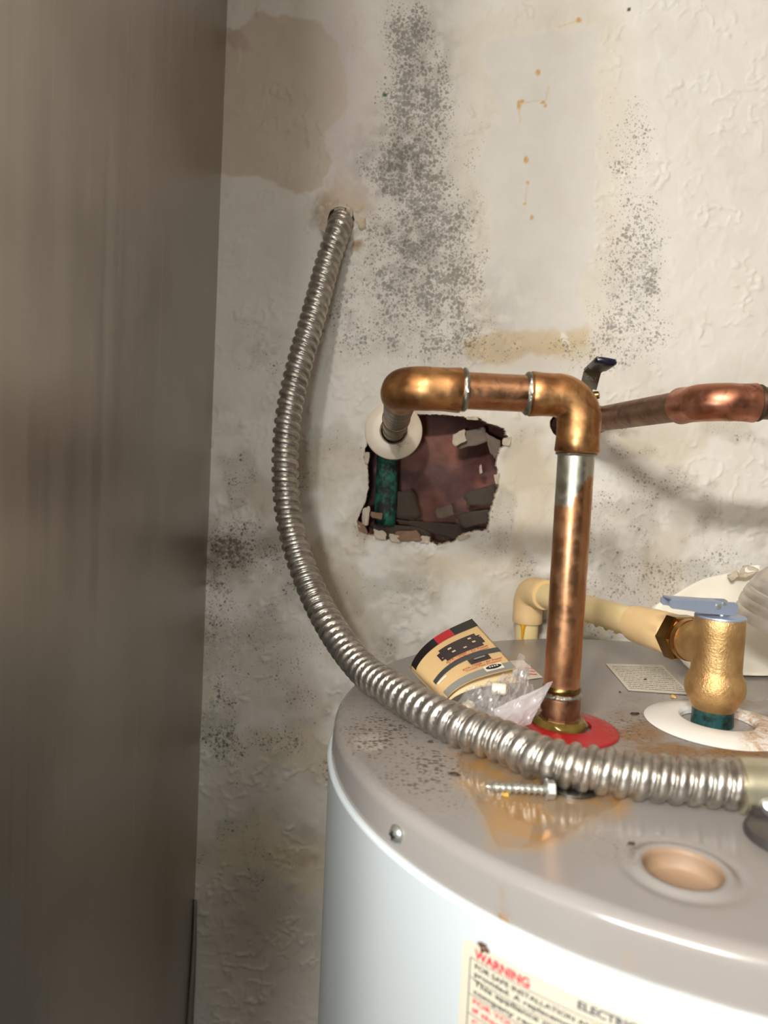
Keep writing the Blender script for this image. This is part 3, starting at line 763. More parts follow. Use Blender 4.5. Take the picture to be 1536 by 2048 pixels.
for (txt, mt, w), (s0, z0) in zip([('FOR SAFE INSTALLATION AND OPERATION FOLLOW THE MANUAL', M_ink, .118), ('provided. A replacement copy may be ordered from the maker.', M_ink, .118), ('This appliance must be installed to local code and utility', M_ink, .118), ('company requirements before it is put into service.', M_ink, .110),
        ('FOR YOUR SAFETY DO NOT USE THIS HEATER', M_red, .100), ('if this or any part has been under water.', M_red, .098), ('CAUTION HOT WATER CAN SCALD', M_red, .080)], rows):
    jacket_text(txt, rows[0][0] + .0004, z0 + .0003, rh * .54, w, mt, .02)
sL = s_of(944, 1910)[0]
for p in [(944, 1910), (942, 1945), (940, 1978), (938, 2016), (936, 2052)]:
    z = s_of(*p)[1] - (.0007 if p[1] > 1920 else 0); jacket_bar(sL, sL + .125, z, z - .0003)
jacket_bar(sL, sL + .0004, s_of(944, 1910)[1], ZL - .19, n=2)
# brown scab at the label's corner
pS = on_jacket(*s_of(972, 1890), .0008)
b = MB()
for k in range(5):
    dv = Vector((RNG.uniform(-1, 1), RNG.uniform(-.3, .3), RNG.uniform(-1, 1))) * .0012
    b.add(*tube([pS + dv, pS + dv * 2.2 + Vector((0, -.0006, .0004)), pS + dv * 3], [.0010, .0007, .0001], 6))
o = b.build('rust_scab', plain('scab_brown', lin(92, 58, 34), .8, 0, .3, 400), None); tag(o, 'small brown scab stuck on the corner of the warning label', 'debris')

# information label on the top
IL = [atz(*p, T + .0006) for p in [(1211, 1327), (1325, 1330), (1384, 1390), (1257, 1381)]]
m = NT('printed_label'); v_ = m.attr('uvw').outputs['Vector']
sxy = m.n('ShaderNodeSeparateXYZ'); m.put(sxy.inputs[0], v_)
rowsn = m.math('FRACT', m.math('MULTIPLY', sxy.outputs[1], 15.0)); row = m.math('MULTIPLY', m.math('GREATER_THAN', rowsn, .38), m.math('LESS_THAN', rowsn, .86))
nz_ = m.n('ShaderNodeMapping'); m.put(nz_.inputs[0], v_); nz_.inputs['Scale'].default_value = (95, 15, 1)
wd = m.n('ShaderNodeTexNoise'); m.put(wd.inputs['Vector'], nz_.outputs[0]); wd.inputs['Scale'].default_value = 1.0
ink = m.math('MULTIPLY', row, m.math('GREATER_THAN', wd.outputs['Fac'], .46))
mar = m.math('MULTIPLY', m.math('MULTIPLY', m.math('GREATER_THAN', sxy.outputs[0], .06), m.math('LESS_THAN', sxy.outputs[0], .95)), m.math('MULTIPLY', m.math('GREATER_THAN', sxy.outputs[1], .07), m.math('LESS_THAN', sxy.outputs[1], .94)))
c = m.mix(m.math('MULTIPLY', m.math('MULTIPLY', ink, mar), .75), lin(214, 206, 190), lin(92, 84, 72))
m.set('Base Color', c).set('Roughness', .5)
def flat_label(name, corners, mat, parent, lab, n=8):
    A, B, C, D = corners; g, uv = [], []
    for j in range(n):
        for i in range(n):
            u, w = i / (n - 1), j / (n - 1); g.append((A * (1 - u) + B * u) * (1 - w) + (D * (1 - u) + C * u) * w); uv += [u, w, 0]
    o = obj(name, g, [[j * n + i, j * n + i + 1, (j + 1) * n + i + 1, (j + 1) * n + i] for j in range(n - 1) for i in range(n - 1)], mat, parent, label=lab)
    a = o.data.attributes.new('uvw', 'FLOAT_VECTOR', 'POINT'); a.data.foreach_set('vector', uv)
    return o
flat_label('info_label', IL, m.m, heater, 'small white printed label on the grey top')
flat_label('caution_sticker', [atz(*p, T + .0006) for p in [(1005, 1322), (1046, 1320), (1086, 1355), (1035, 1362)]], plain('cream_sticker', lin(228, 214, 196), .5), heater, 'cream sticker with red print on the grey top')
for k in range(3):
    p0, p1 = atz(1050 + 3 * k, 1335 + 6 * k, T + .0010), atz(1066 + 4 * k, 1336 + 6 * k, T + .0010)
    o = obj('red_print', [p0, p1, p1 + Vector((0, -.0016, 0)), p0 + Vector((0, -.0016, 0))], [[0, 1, 2, 3]], M_red, heater, smooth=False)

# ------------------------------------------------------------------ hot-water copper pipe
RP, RE = 0.0111, 0.0130
YR = 0.455
base = atz(1120, 1452); base = Vector((at(1134, 1180, YR).x, YR, T))
RX = base.x
zH = at(960, 783, .450).z
wallS = at(787, 862, YW)
corner1 = Vector((at(806, 782, .447).x, .447, zH)); corner2 = Vector((RX, .452, zH))
dS = (corner1 - wallS).normalized(); dH = (corner2 - corner1).normalized(); dD = Vector((0, 0, -1))
hot = thing('hot_water_pipe', 'bright copper pipe looping from the round wall ring down into the red collar', 'pipe', base)
BR = .0150
M_stub = copper('tinned_stub', lin(150, 132, 112), lin(118, 98, 80), lin(80, 66, 54), .35, 2.0).m
MB().add(*tube([wallS + Vector((0, .03, 0)), wallS, wallS.lerp(corner1, .5), corner1 - dS * BR], RP, 32)).build('stub_pipe', M_stub, hot)
for k, t in enumerate((.14, .42)):
    p = wallS.lerp(corner1, t * .8 + .08)
    MB().add(*tube([p - dS * .0012, p, p + dS * .0012], [RP + .0002, RP + .0009, RP + .0002], 32)).build('tape_ring', M_flux if k == 0 else M_stub, hot)
def elbow(c, d0, d1, l0, l1, mat, parent, name='elbow', R=BR, re=RE, rim_=.0006):
    ap = arc_path(c, d0, d1, R, 14); p0, p1 = ap[0], ap[-1]
    d0, d1 = Vector(d0).normalized(), Vector(d1).normalized()
    path = [p0 - d0 * l0, p0 - d0 * (l0 - .0012), p0 - d0 * l0 * .5, p0 - d0 * .0015] + ap + [p1 + d1 * .0015, p1 + d1 * l1 * .5, p1 + d1 * (l1 - .0012), p1 + d1 * l1]
    rad = [re - .0004, re + rim_, re, re] + [re + .0002] * len(ap) + [re, re, re + rim_, re - .0004]
    return MB().add(*tube(path, rad, 40)).build(name, mat, parent, ang=60)
e1x = at(924, 783, .448).x; e2x = at(1057, 789, .451).x; e2z = at(1149, 906, YR).z
elbow(corner1, dS, dH, .012, e1x - corner1.x - BR, M_elbow, hot)
elbow(corner2, dH, dD, corner2.x - BR - e2x, zH - BR - e2z, M_elbow, hot)
MB().add(*tube([corner1 + dH * .02, corner2 - dH * .02], RP, 40)).build('cross_pipe', M_cu, hot)
# riser with its wipe of solder below the elbow
m = copper('copper_riser', CU1, lin(182, 130, 92), CU3, .33, 1.7)
pos = m.sep(); bcol = m.b.inputs['Base Color'].links[0].from_socket
bnode = m.b.inputs['Base Color'].links[0].from_node.inputs[0].links[0].from_node
bnode.inputs[1].default_value = .62; bnode.inputs[2].default_value = .92
zt = m.math('SUBTRACT', e2z, pos[2])                       # distance below the elbow
wv_ = m.noise(55, 4, .6)
lim = m.math('ADD', m.math('MULTIPLY', m.math('SUBTRACT', RX + .004, pos[0]), 1.7), m.math('MULTIPLY', wv_, .040))
sold = m.ramp(m.math('SUBTRACT', lim, zt), -.001, .0015)
sold = m.math('MULTIPLY', sold, m.ramp(zt, .034, .030))
low_ = m.ramp(m.math('ADD', zt, m.math('MULTIPLY', wv_, .02)), .140, .150)
c = m.mix(m.math('MULTIPLY', low_, .55), bcol, lin(196, 140, 104))
m.set('Base Color', m.mix(sold, c, lin(196, 192, 176)))
MB().add(*tube([(RX, YR - .0015, zH - .02 + (T + .012 - zH + .02) * k / 40) for k in range(41)], RP, 48)).build('riser', m.m, hot)
def solder_ring(p, d, r, w, mat=M_solder, amp=.0007, seed=0, name='solder_joint'):
    rq = random.Random(seed); ph = [rq.uniform(0, 6.28) for _ in range(6)]
    wb = lambda k, t: amp * (math.sin(3 * t + ph[0]) * .5 + math.sin(7 * t + ph[1] + k) * .4 + math.sin(13 * t + ph[2] + 2 * k) * .4) * (1 if k in (1, 2, 3) else .2)
    d = Vector(d).normalized(); p = Vector(p)
    return MB().add(*tube([p + d * w * (k / 4 - .5) for k in range(5)], [r - .0003, r + .0007, r + .0012, r + .0009, r - .0003], 40, wob=wb)).build(name, mat, hot)
solder_ring((e1x + .0012, corner1.y + .001, zH), dH, RP + .0009, .0040, seed=1)
solder_ring((e2x - .0008, corner2.y - .001, zH), dH, RP + .0009, .0036, seed=2)
solder_ring((RX, YR - .0015, e2z - .0006), dD, RP + .0003, .0026, seed=3, amp=.0003)
zj = at(1118, 1388, YR).z
solder_ring((RX, YR - .0015, zj + .0005), dD, RP + .0004, .0034, seed=4)
solder_ring((RX, YR - .0015, zj + .0045), dD, RP - .0004, .0060, M_brassdk, .0003, 5, 'flux_band')
za, zb_, = at(1118, 1430, YR).z, at(1118, 1456, YR).z
bb = Vector((RX, YR - .0015, 0))
MB().add(*lathe([(.0118, zj), (.0122, zj - .002), (.0120, za), (.0126, za - .0003)], bb, seg=40)).build('adapter_sleeve', M_cu_base, hot)
oct_ = MB().add(*lathe([(.0120, za + .0012), (.0136, za - .0002), (.0137, zb_ + .001), (.0132, zb_ - .002)], bb, seg=8)); oct_.build('adapter_hex', M_cu_base, hot, smooth=False)
MB().add(*lathe([(.0136, max(zb_, T + .0075)), (.0150, T + .0074), (.0164, T + .0062), (.0172, T + .0046), (.0172, T + .003), (.0160, T + .0005)], bb, seg=40, wob=lambda r, h, t: .0005 * math.sin(5 * t + h * 900))).build('sealant_bead', M_flux, hot, label='shiny amber sealant bead')

# red collar
m = NT('red_plastic'); m.set('Base Color', m.mix(m.ramp(m.noise(80, 5, .7), .5, .75), lin(168, 22, 30), lin(156, 46, 46))).set('Roughness', m.ramp(m.noise(120, 4), .3, .7, .25, .5))
RC = .0345
o = MB().add(*lathe([(.0176, .0004), (.0176, .0034), (.0190, .0040), (.024, .0030), (RC - .001, .0016), (RC, .0006), (RC - .0005, .0002)], (RX + .002, YR - .002, T), seg=72, closed=True)).build('pipe_collar', m.m, None, loc=(RX, YR, T))
tag(o, 'red plastic collar lying flat under the copper riser', 'collar')

# round escutcheon on the wall
nW = Vector((.02, -1, .05)).normalized()
o = MB().add(*lathe([(.0124, .0000), (.0124, .004), (.0142, .0068), (.020, .0064), (.0255, .0048), (.0285, .0022), (.0289, .0004), (.0285, -.0002)], wallS + Vector((0, -.0016, 0)), nW, 64, closed=True)).build('pipe_escutcheon', None, None, loc=wallS)
m = NT('yellowed_white_plastic'); pos = m.sep()
dd = m.math('ADD', m.math('ABSOLUTE', m.math('SUBTRACT', pos[0], wallS.x + .006)), m.math('ABSOLUTE', m.math('SUBTRACT', pos[2], wallS.z - .012)))
stn = m.math('MULTIPLY', m.ramp(dd, .014, .002), m.ramp(m.noise(200, 4, .7), .35, .6))
m.set('Base Color', m.mix(m.math('MULTIPLY', stn, .8), lin(232, 218, 196), lin(140, 96, 50))).set('Roughness', .38)
o.data.materials.append(m.m)
tag(o, 'round off-white plastic ring round the pipe where it leaves the wall', 'escutcheon')

# ------------------------------------------------------------------ cold-water copper pipe and its ball valve
YE = .512
w2 = at(*STUB2_W, YW); c2 = at(1418, 803, YE)
dS2 = (c2 - w2).normalized(); dR2 = Vector((1, -.02, .012)).normalized()
cold = thing('cold_water_pipe', 'dull copper pipe leaving the wall behind the riser and turning right', 'pipe', w2)
MB().add(*tube([w2 - dS2 * .02, w2, w2.lerp(c2, .5), c2 - dS2 * .012], RP, 32)).build('stub_pipe', M_cu_cold, cold)
elbow(c2, dS2, dR2, .018, .016, M_cu_cold_elbow, cold, re=.0129, R=.016)
MB().add(*tube([c2 + dR2 * .03, c2 + dR2 * .2], RP, 32)).build('side_pipe', M_cu_cold, cold)
pj = c2 - dS2 * .034
MB().add(*tube([pj - dS2 * .003, pj, pj + dS2 * .002], [RP, RP + .0015, RP + .001], 32)).build('solder_joint', plain('dark_joint', lin(84, 66, 52), .5, .7, .3, 200), cold)
pj = c2 + dR2 * .034
MB().add(*tube([pj - dR2 * .003, pj, pj + dR2 * .003], [RP + .001, RP + .0017, RP], 32)).build('solder_joint', plain('dark_joint2', lin(84, 66, 52), .5, .7, .3, 200), cold)

vp = w2.lerp(c2, .36); M_brass = plain('valve_brass', lin(150, 122, 74), .35, 1.0, .2, 90)
valve = thing('ball_valve', 'brass ball valve on the cold pipe with a dark bent lever', 'valve', vp)
vb = w2.lerp(c2, .20)
MB().add(*tube([vb - dS2 * .024, vb - dS2 * .022, vb - dS2 * .012, vb - dS2 * .008, vb + dS2 * .008, vb + dS2 * .012, vb + dS2 * .022, vb + dS2 * .024], [.0116, .0128, .0128, .0136, .0136, .0128, .0128, .0116], 24)).build('valve_body', M_brass, valve)
# lever geometry from its outline at real distances
yv = vp.y
hA, hB, hC, hD = at(1161, 774, yv - .012), at(1193, 780, yv - .012), at(1202, 746, yv - .018), at(1168, 743, yv - .018)
stem_top = (hA + hB) / 2
MB().add(*tube([vb + dS2 * .01 + Vector((0, 0, .006)), Vector((stem_top.x, stem_top.y + .006, stem_top.z - .004)), Vector((stem_top.x, stem_top.y + .004, stem_top.z + .004))], [.007, .0055, .0045], 20)).build('stem', M_brass, valve)
sn = at(1190, 791, yv - .016)
MB().add(*lathe([(0, -.004), (.0030, -.0035), (.0036, -.001), (.0036, .001), (.0030, .0035), (0, .004)], sn, (1, -.5, .2), 18)).build('packing_nut', M_brass, valve)
M_lever = plain('dark_lever_steel', lin(112, 108, 94), .5, .4, .15, 100)
nrm_l = Vector((0, 1, .1)).normalized()
lev = MB()
lev.add(*slab([hA, hB, hC, hD], nrm_l, .0022))
gE1, gE2 = at(1233, 724, yv - .060), at(1194, 718, yv - .060)
lev.add(*slab([hD, hC, gE1, gE2], Vector((-.1, .1, 1)), .0022))
lever = lev.build('lever', M_lever, valve, smooth=False)
# vinyl grip around the lever's end
M_vinyl = plain('navy_vinyl', lin(22, 24, 48), .28, 0, .1)
g0, g1 = (hD.lerp(gE2, .42) + hC.lerp(gE1, .42)) / 2, (gE1 + gE2) / 2
gd = (g1 - g0).normalized(); gw = (gE1 - gE2).normalized(); gn_ = gd.cross(gw).normalized()
v, f = [], []; sg = 20
stations = [(0, 1.0), (.3, 1.02), (.75, 1.02), (.92, .98), (1.0, .8), (1.04, .45)]
wid0, wid1 = (hC - hD).length * .56, (gE1 - gE2).length * .58
for t, s_ in stations:
    c0 = g0.lerp(g1, t); w_ = (wid0 + (wid1 - wid0) * min(t, 1)) * s_
    for j in range(sg):
        a_ = 2 * math.pi * j / sg
        v.append(c0 + gw * w_ * math.copysign(abs(math.cos(a_)) ** .6, math.cos(a_)) + gn_ * (.0030 * s_) * math.copysign(abs(math.sin(a_)) ** .8, math.sin(a_)))
for k in range(len(stations) - 1):
    for j in range(sg): f.append([k * sg + j, k * sg + (j + 1) % sg, (k + 1) * sg + (j + 1) % sg, (k + 1) * sg + j])
f += [list(range(sg))[::-1], [(len(stations) - 1) * sg + j for j in range(sg)]]
MB().add(v, f).build('grip', M_vinyl, lever, label='navy vinyl grip')
tv, tf = text_mesh('ITALY', 1.0, .02); mx = max(p[0] for p in tv)
t0, t1 = hA.lerp(hD, .52) .lerp(hB.lerp(hC, .52), .17), hA.lerp(hD, .52).lerp(hB.lerp(hC, .52), .86); tu = (hD - hA).normalized()
obj('lettering', [t0 + (t1 - t0) * (p[0] / mx) + tu * p[1] * .0046 - nrm_l * .0003 for p in tv], tf, plain('raised_letters', lin(170, 166, 150), .4, .8), lever, smooth=False)

# ------------------------------------------------------------------ flexible metal conduit
RC_ = 0.0116
ctrl = [at(686, 432, YW + .012), at(676, 462, YW - .020), at(654, 530, .714), at(627, 630, .694), at(598, 730, .675), at(577, 830, .662), at(570, 930, .652), at(577, 1030, .640), at(600, 1120, .622), at(640, 1215, .590), at(692, 1298, .545), at(755, 1365, .495), at(830, 1418, .450), at(920, 1462, .413), at(1010, 1496, .392)]
for px_, py_ in [(1090, 1520), (1180, 1538), (1270, 1551), (1360, 1560), (1440, 1567), (1500, 1572)]:
    d = ray(px_, py_); ctrl.append(Vector((0, 0, ZC)) + d * ((T + RC_ + .0012 - ZC) / d.z))
PITCHC = .0086
npts = 1
pts, LC = spline(ctrl, 50)
turns = LC / PITCHC; per = 16; n = int(turns * per)
pts, LC = spline(ctrl, n)
# keep clear of the heater top
pts[:, 2] = np.where(np.hypot(pts[:, 0] - TCX, pts[:, 1] - TCY) < TR, np.maximum(pts[:, 2], T + RC_ + .0012), pts[:, 2])
def arm(ph):   # interlocked strip: a broad round ridge, a step and a groove
    ph = ph % 1.0
    if ph < .62: return -.0002 + .0016 * math.sin(math.pi * ph / .62) ** .45
    if ph < .68: return -.0016
    if ph < .93: return -.0012 + .0006 * math.sin(math.pi * (ph - .68) / .25) ** .7
    return -.0016
fr = frames([Vector(p) for p in pts]); seg = 40
cv = np.zeros((n * seg, 3)); 
ARM = np.array([arm(k / 200) for k in range(200)])
tt = np.linspace(0, 2 * math.pi, seg, endpoint=False)
ss = np.linspace(0, LC, n) / PITCHC
for k, (p, a_, b_) in enumerate(fr):
    ph = ((ss[k] + tt / (2 * math.pi)) % 1.0); rr_ = RC_ - .0010 + ARM[(ph * 200).astype(int) % 200]
    cv[k * seg:(k + 1) * seg] = np.array(p) + rr_[:, None] * (np.cos(tt)[:, None] * np.array(a_) + np.sin(tt)[:, None] * np.array(b_))
I = (np.arange(n - 1)[:, None] * seg + np.arange(seg)[None]); J = (np.arange(n - 1)[:, None] * seg + (np.arange(seg)[None] + 1) % seg)
cf = np.stack([I, J, J + seg, I + seg], -1).reshape(-1, 4)
conduit = thing('flexible_conduit', 'ribbed silver flexible metal conduit curving from the wall across the heater top', 'conduit', pts[0])
m = NT('galvanised_strip')
m.set('Base Color', m.mix(m.ramp(m.noise(120, 5, .65), .35, .65), lin(194, 188, 179), lin(160, 153, 143))).set('Metallic', 0.92).set('Roughness', m.ramp(m.noise(300, 4, .6), .3, .7, .30, .46)); m.bump(m.noise(500, 2), .08, .0004)
M_galv = m.m
obj('armor', cv, cf, M_galv, conduit)
# clamp connector at the end of the conduit
pe, pd = Vector(pts[-1]), (Vector(pts[-1]) - Vector(pts[-12])).normalized(); pd.z = 0; pd.normalize()
M_conn = plain('zinc_casting', lin(200, 194, 168), .34, .85, .15, 120)
M_conn_dk = plain('dark_casting', lin(112, 106, 104), .42, .8, .15, 120)
con = thing('conduit_connector', 'shiny zinc clamp connector gripping the end of the conduit', 'connector', Vector((pe.x, pe.y, T)))
s0 = pe - pd * .006
MB().add(*tube([s0, s0 + pd * .0006, s0 + pd * .004, s0 + pd * .018, s0 + pd * .026, s0 + pd * .030], [.0122, .0133, .0136, .0136, .0150, .0150], 40)).build('clamp_sleeve', M_conn, con)
side = pd.cross(Vector((0, 0, 1))).normalized()
if side.y > 0: side = -side
sp_ = s0 + pd * .0105 + side * .0128 + Vector((0, 0, -.0030))
sdir = (side * .75 + Vector((0, 0, .65))).normalized()
MB().add(*box(sp_.x - .008, sp_.x + .018, sp_.y - .002, sp_.y + .009, sp_.z - .0052, sp_.z - .0006)).build('clamp_ear', M_conn_dk, con)
scw = MB().add(*lathe([(.0052, -.001), (.0052, .0008), (.0044, .0024), (.0024, .0034), (0, .0036)], sp_, sdir, 24)).build('clamp_screw', M_zinc, con)
MB().add(*tube([sp_ - sdir * .002, sp_ - Vector((0, 0, .006)) , sp_ - Vector((0, 0, .0075))], [.0030, .0030, .0026], 16)).build('screw_shank', M_zinc, con)
# cast junction elbow the connector drops into
je = atz(1592, 1684, T)
jb = Vector((s0.x + .022, s0.y - .014, T))
MB().add(*lathe([(.0205, .0004), (.0215, .0010), (.0215, .0030), (.0205, .0046), (.0185, .0054), (0, .0058)], (je.x, je.y, T), seg=48)).build('box_fitting', M_conn_dk, con, label='dark cast box fitting under the clamp')

# ------------------------------------------------------------------ temperature and pressure relief valve
tv0 = atz(1424, 1447); YT = tv0.y
P_ = lambda w: px2m(w, YT)
zl = lambda py: at(1424, py, YT).z
VC = Vector((tv0.x, YT, 0))
tilt = 0
m = NT('cast_bronze'); v_ = m.coord()
m.set('Base Color', m.mix(m.ramp(m.noise(60, 4, .6), .35, .65), lin(216, 178, 122), lin(190, 150, 98))).set('Metallic', .85).set('Roughness', .46); m.bump(m.math('ADD', m.noise(620, 3, .6), m.math('MULTIPLY', m.noise(1300, 2), .5)), .40, .0010)
M_bronze = m.m
relief_v = thing('relief_valve', 'cast bronze relief valve with a steel test lever on the white collar', 'valve', Vector((tv0.x, YT, T)))
m = NT('teal_corrosion'); m.set('Base Color', m.mix(m.ramp(m.noise(110, 5, .7), .4, .65), lin(44, 86, 86), lin(24, 34, 32))).set('Roughness', .3).set('Metallic', .25); m.bump(m.noise(260, 3), .5, .001)
MB().add(*lathe([(P_(41), T - .002), (P_(40), T + .004), (P_(41.5), zl(1428)), (P_(40), zl(1412))], VC, seg=40, wob=lambda r, h, t: .0004 * math.sin(4 * t + h * 500))).build('nipple', m.m, relief_v, label='teal corroded nipple')
body = [(P_(41), zl(1416)), (P_(44), zl(1410)), (P_(52), zl(1396)), (P_(57), zl(1386)), (P_(59), zl(1374)), (P_(58), zl(1362)), (P_(54.5), zl(1352)), (P_(50), zl(1345)), (P_(48.5), zl(1335)), (P_(48.5), zl(1300)), (P_(49), zl(1260)), (P_(49), zl(1236)), (P_(48), zl(1234)), (0, zl(1234))]
MB().add(*lathe(body, VC, seg=56)).build('valve_body', M_bronze, relief_v, ang=50)
M_steel = plain('blue_grey_steel', lin(168, 180, 200), .4, .6, .1, 80)
ztop = zl(1234)
capd = MB().add(*lathe([(P_(48.5), 0), (P_(49), .0005), (P_(48), .0014), (P_(10), .0016), (0, .0016)], (VC.x, VC.y, ztop), seg=56)).build('top_plate', M_steel, relief_v)
MB().add(*lathe([(P_(13), .0012), (P_(13), .0024), (P_(8), .0028), (P_(8), .0060)], (VC.x + .001, VC.y, ztop), seg=28)).build('stem_boss', M_zinc, relief_v)
# test lever: a folded channel
l0, l1 = at(1330, 1203, YT - .004), at(1466, 1212, YT + .001)
ld = (l1 - l0).normalized(); lup = Vector((0, 0, 1)); lup = (lup - ld * lup.dot(ld)).normalized(); lsd = ld.cross(lup)
if lsd.y > 0: lsd = -lsd
Ln = (l1 - l0).length; lb = MB()
outline = [(0, -.0016), (.002, -.0032), (.012, -.0038), (.024, -.0050), (Ln - .003, -.0052), (Ln - .0008, -.0036), (Ln, -.0005), (Ln - .0008, .0022), (Ln - .003, .0034), (.010, .0026), (.002, .0024), (0, .0014)]
for off in (.0052, -.0064):
    lb.add(*slab([l0 + ld * a_ + lup * b_ + lsd * off for a_, b_ in outline], lsd, .0012))
lb.add(*slab([l0 + ld * a_ + lup * .0022 + lsd * b_ for a_, b_ in [(.001, -.0055), (Ln - .012, -.0055), (Ln - .012, .0055), (.001, .0055)]], lup, .0010))
lever2 = lb.build('test_lever', M_steel, relief_v, smooth=False)
for (rx_, ry_, rr_) in [(1437, 1213, .0019), (1450, 1207, .0014)]:
    pr = at(rx_, ry_, YT - .007)
    pr = l0 + ld * (pr - l0).dot(ld) + lup * (pr - l0).dot(lup) + lsd * .0064
    MB().add(*lathe([(rr_, -.0002), (rr_, .0004), (rr_ * .7, .0012), (0, .0014)], pr, lsd, 18)).build('rivet', M_zinc, lever2)
# side outlet towards the wall
oc = Vector((VC.x, VC.y, zl(1297)))
elb = at(1058, 1180, .716)
od = (elb - oc).normalized()
MB().add(*tube([oc, oc + od * .016, oc + od * .024, oc + od * .0245], [P_(45), P_(44), P_(43), P_(40)], 36)).build('outlet_boss', M_bronze, relief_v)
MB().add(*tube([oc + od * .0235, oc + od * .0245, oc + od * .029, oc + od * .030], [P_(38), P_(45), P_(45), P_(40)], 36)).build('outlet_rim', plain('rim_bronze', lin(196, 150, 92), .3, 1., .2, 200, .4, 500), relief_v)
hx = MB().add(*lathe([(P_(40), .029), (P_(50), .0305), (P_(53), .032), (P_(53), .041), (P_(49), .0425)], oc, od, 6)); hx.build('hex_bushing', plain('wet_brass', lin(150, 112, 60), .14, 1.0, .35, 120), relief_v, smooth=False)
# small raised foundry marks on the body
for txt, pxx, pyy, hh in [('I', 1406, 1333, .0090), ('A', 1384, 1325, .0042)]:
    t_v, t_f = text_mesh(txt, 1.0, .02)
    p0 = at(pxx, pyy, YT); ang0 = math.asin(max(-1, min(1, (p0.x - VC.x) / P_(49)))); R_ = P_(49) + .0003
    obj('foundry_mark', [Vector((VC.x + R_ * math.sin(ang0 + p[0] * hh / .7 / R_), VC.y - R_ * math.cos(ang0 + p[0] * hh / .7 / R_), p0.z + p[1] * hh / .7)) for p in t_v], t_f, M_bronze, relief_v, smooth=False)

# white collar under the relief valve
m = NT('rusty_white_collar'); pos = m.sep()
side_ = m.ramp(m.math('SUBTRACT', pos[0], m.math('MULTIPLY', pos[1], .3)), tv0.x + .004 - YT * .3, tv0.x + .022 - YT * .3)
rn = m.math('MULTIPLY', side_, m.ramp(m.noise(110, 6, .72, None, 1.0), .38, .62))
c = m.mix(m.math('MULTIPLY', rn, .75), lin(234, 230, 222), lin(172, 118, 58)); c = m.mix(m.math('MULTIPLY', side_, m.ramp(m.noise(210, 4, .7), .58, .7)), c, lin(110, 66, 30))
m.set('Base Color', c).set('Roughness', .35)
wc = atz(1434, 1450); R2 = P_(141)
o = MB().add(*lathe([(R2 * .50, .0004), (R2 * .50, .0030), (R2 * .53, .0048), (R2 * .58, .0054), (R2 * .75, .0044), (R2 * .96, .0020), (R2, .0008), (R2 * .99, .0002)], (wc.x, wc.y, T), seg=80, closed=True)).build('valve_collar', m.m, None, loc=wc)
tag(o, 'white plastic collar with rust stains round the relief valve nipple', 'collar')

# ------------------------------------------------------------------ cream drain pipe
M_cpvc = plain('cream_plastic', lin(232, 208, 154), .4, 0, .05, 50)
M_cpvc2 = plain('cream_fitting', lin(226, 192, 140), .42, 0, .08, 80, .1, 200)
drain = thing('drain_pipe', 'cream plastic drain pipe running from the relief valve to the wall', 'pipe', oc + od * .05)
a0 = oc + od * .041
MB().add(*tube([a0, a0 + od * .002, a0 + od * .020, a0 + od * .042, a0 + od * .046, a0 + od * .047], [.0135, .0148, .0146, .0140, .0136, .0116], 36, wob=lambda k, t: .0003 * math.sin(5 * t + k))).build('male_adapter', M_cpvc2, drain)
MB().add(*tube([a0 + od * .03, elb - od * .012], .0111, 36)).build('pipe', M_cpvc, drain)
elbow(elb, od, Vector((0, 0, -1)), .018, .018, M_cpvc2, drain, R=.014, re=.0143, rim_=.0002)
MB().add(*tube([elb + Vector((0, 0, -.02)), elb + Vector((0, 0, -.30))], .0111, 32)).build('drop_pipe', M_cpvc, drain)
# amber primer run on the drop pipe
gl = at(1046, 1250, elb.y - .0105); b = MB()
b.add(*tube([gl, gl + Vector((0, -.0008, -.004)), gl + Vector((0, -.0006, -.010)), gl + Vector((0, -.0004, -.016))], [.0030, .0018, .0012, .0006], 10))
b.build('primer_run', plain('amber_primer', lin(224, 164, 20), .2), drain)
# wet beads of glue under the pipe
b = MB()
for k in range(7):
    p = a0.lerp(elb, .26 + .065 * k) + Vector((0, -.002, -.0108)); b.add(*lathe([(0, -.0022), (.0016, -.0016), (.0024, 0), (.0016, .0016), (0, .0020)], p, od, 10))
b.build('glue_beads', plain('yellow_glue', lin(206, 184, 112), .2), drain)

# ------------------------------------------------------------------ puddle, screw, washer, chips
pud = ragged([tuple((lambda p: (p.x, p.y))(atz(*q_))) for q_ in [(920, 1512), (960, 1500), (1060, 1525), (1180, 1560), (1235, 1590), (1225, 1612), (1180, 1630), (1148, 1655), (1120, 1672), (1060, 1690), (1000, 1688), (984, 1660), (976, 1630), (955, 1600), (930, 1560)]], .0008, .004, 9)
ctr = pud.mean(0); v, f = [], []; npd = len(pud)
for s_, h_ in [(1.06, .0001), (1.04, .0003), (1.0, .0004), (.6, .0005), (.2, .0005)]:
    v += [Vector((ctr[0] + (p[0] - ctr[0]) * s_, ctr[1] + (p[1] - ctr[1]) * s_, T + .0003 + h_)) for p in pud]
for k in range(4):
    for j in range(npd): f.append([k * npd + j, k * npd + (j + 1) % npd, (k + 1) * npd + (j + 1) % npd, (k + 1) * npd + j])
f.append([4 * npd + j for j in range(npd)])
o = MB().add(v, f).build('water_puddle', film('rusty_water', (.985, .955, .90, 1), .05, 0.0, 1.6), None); tag(o, 'amber rusty water puddle on the heater top below the conduit', 'puddle', kind='stuff')

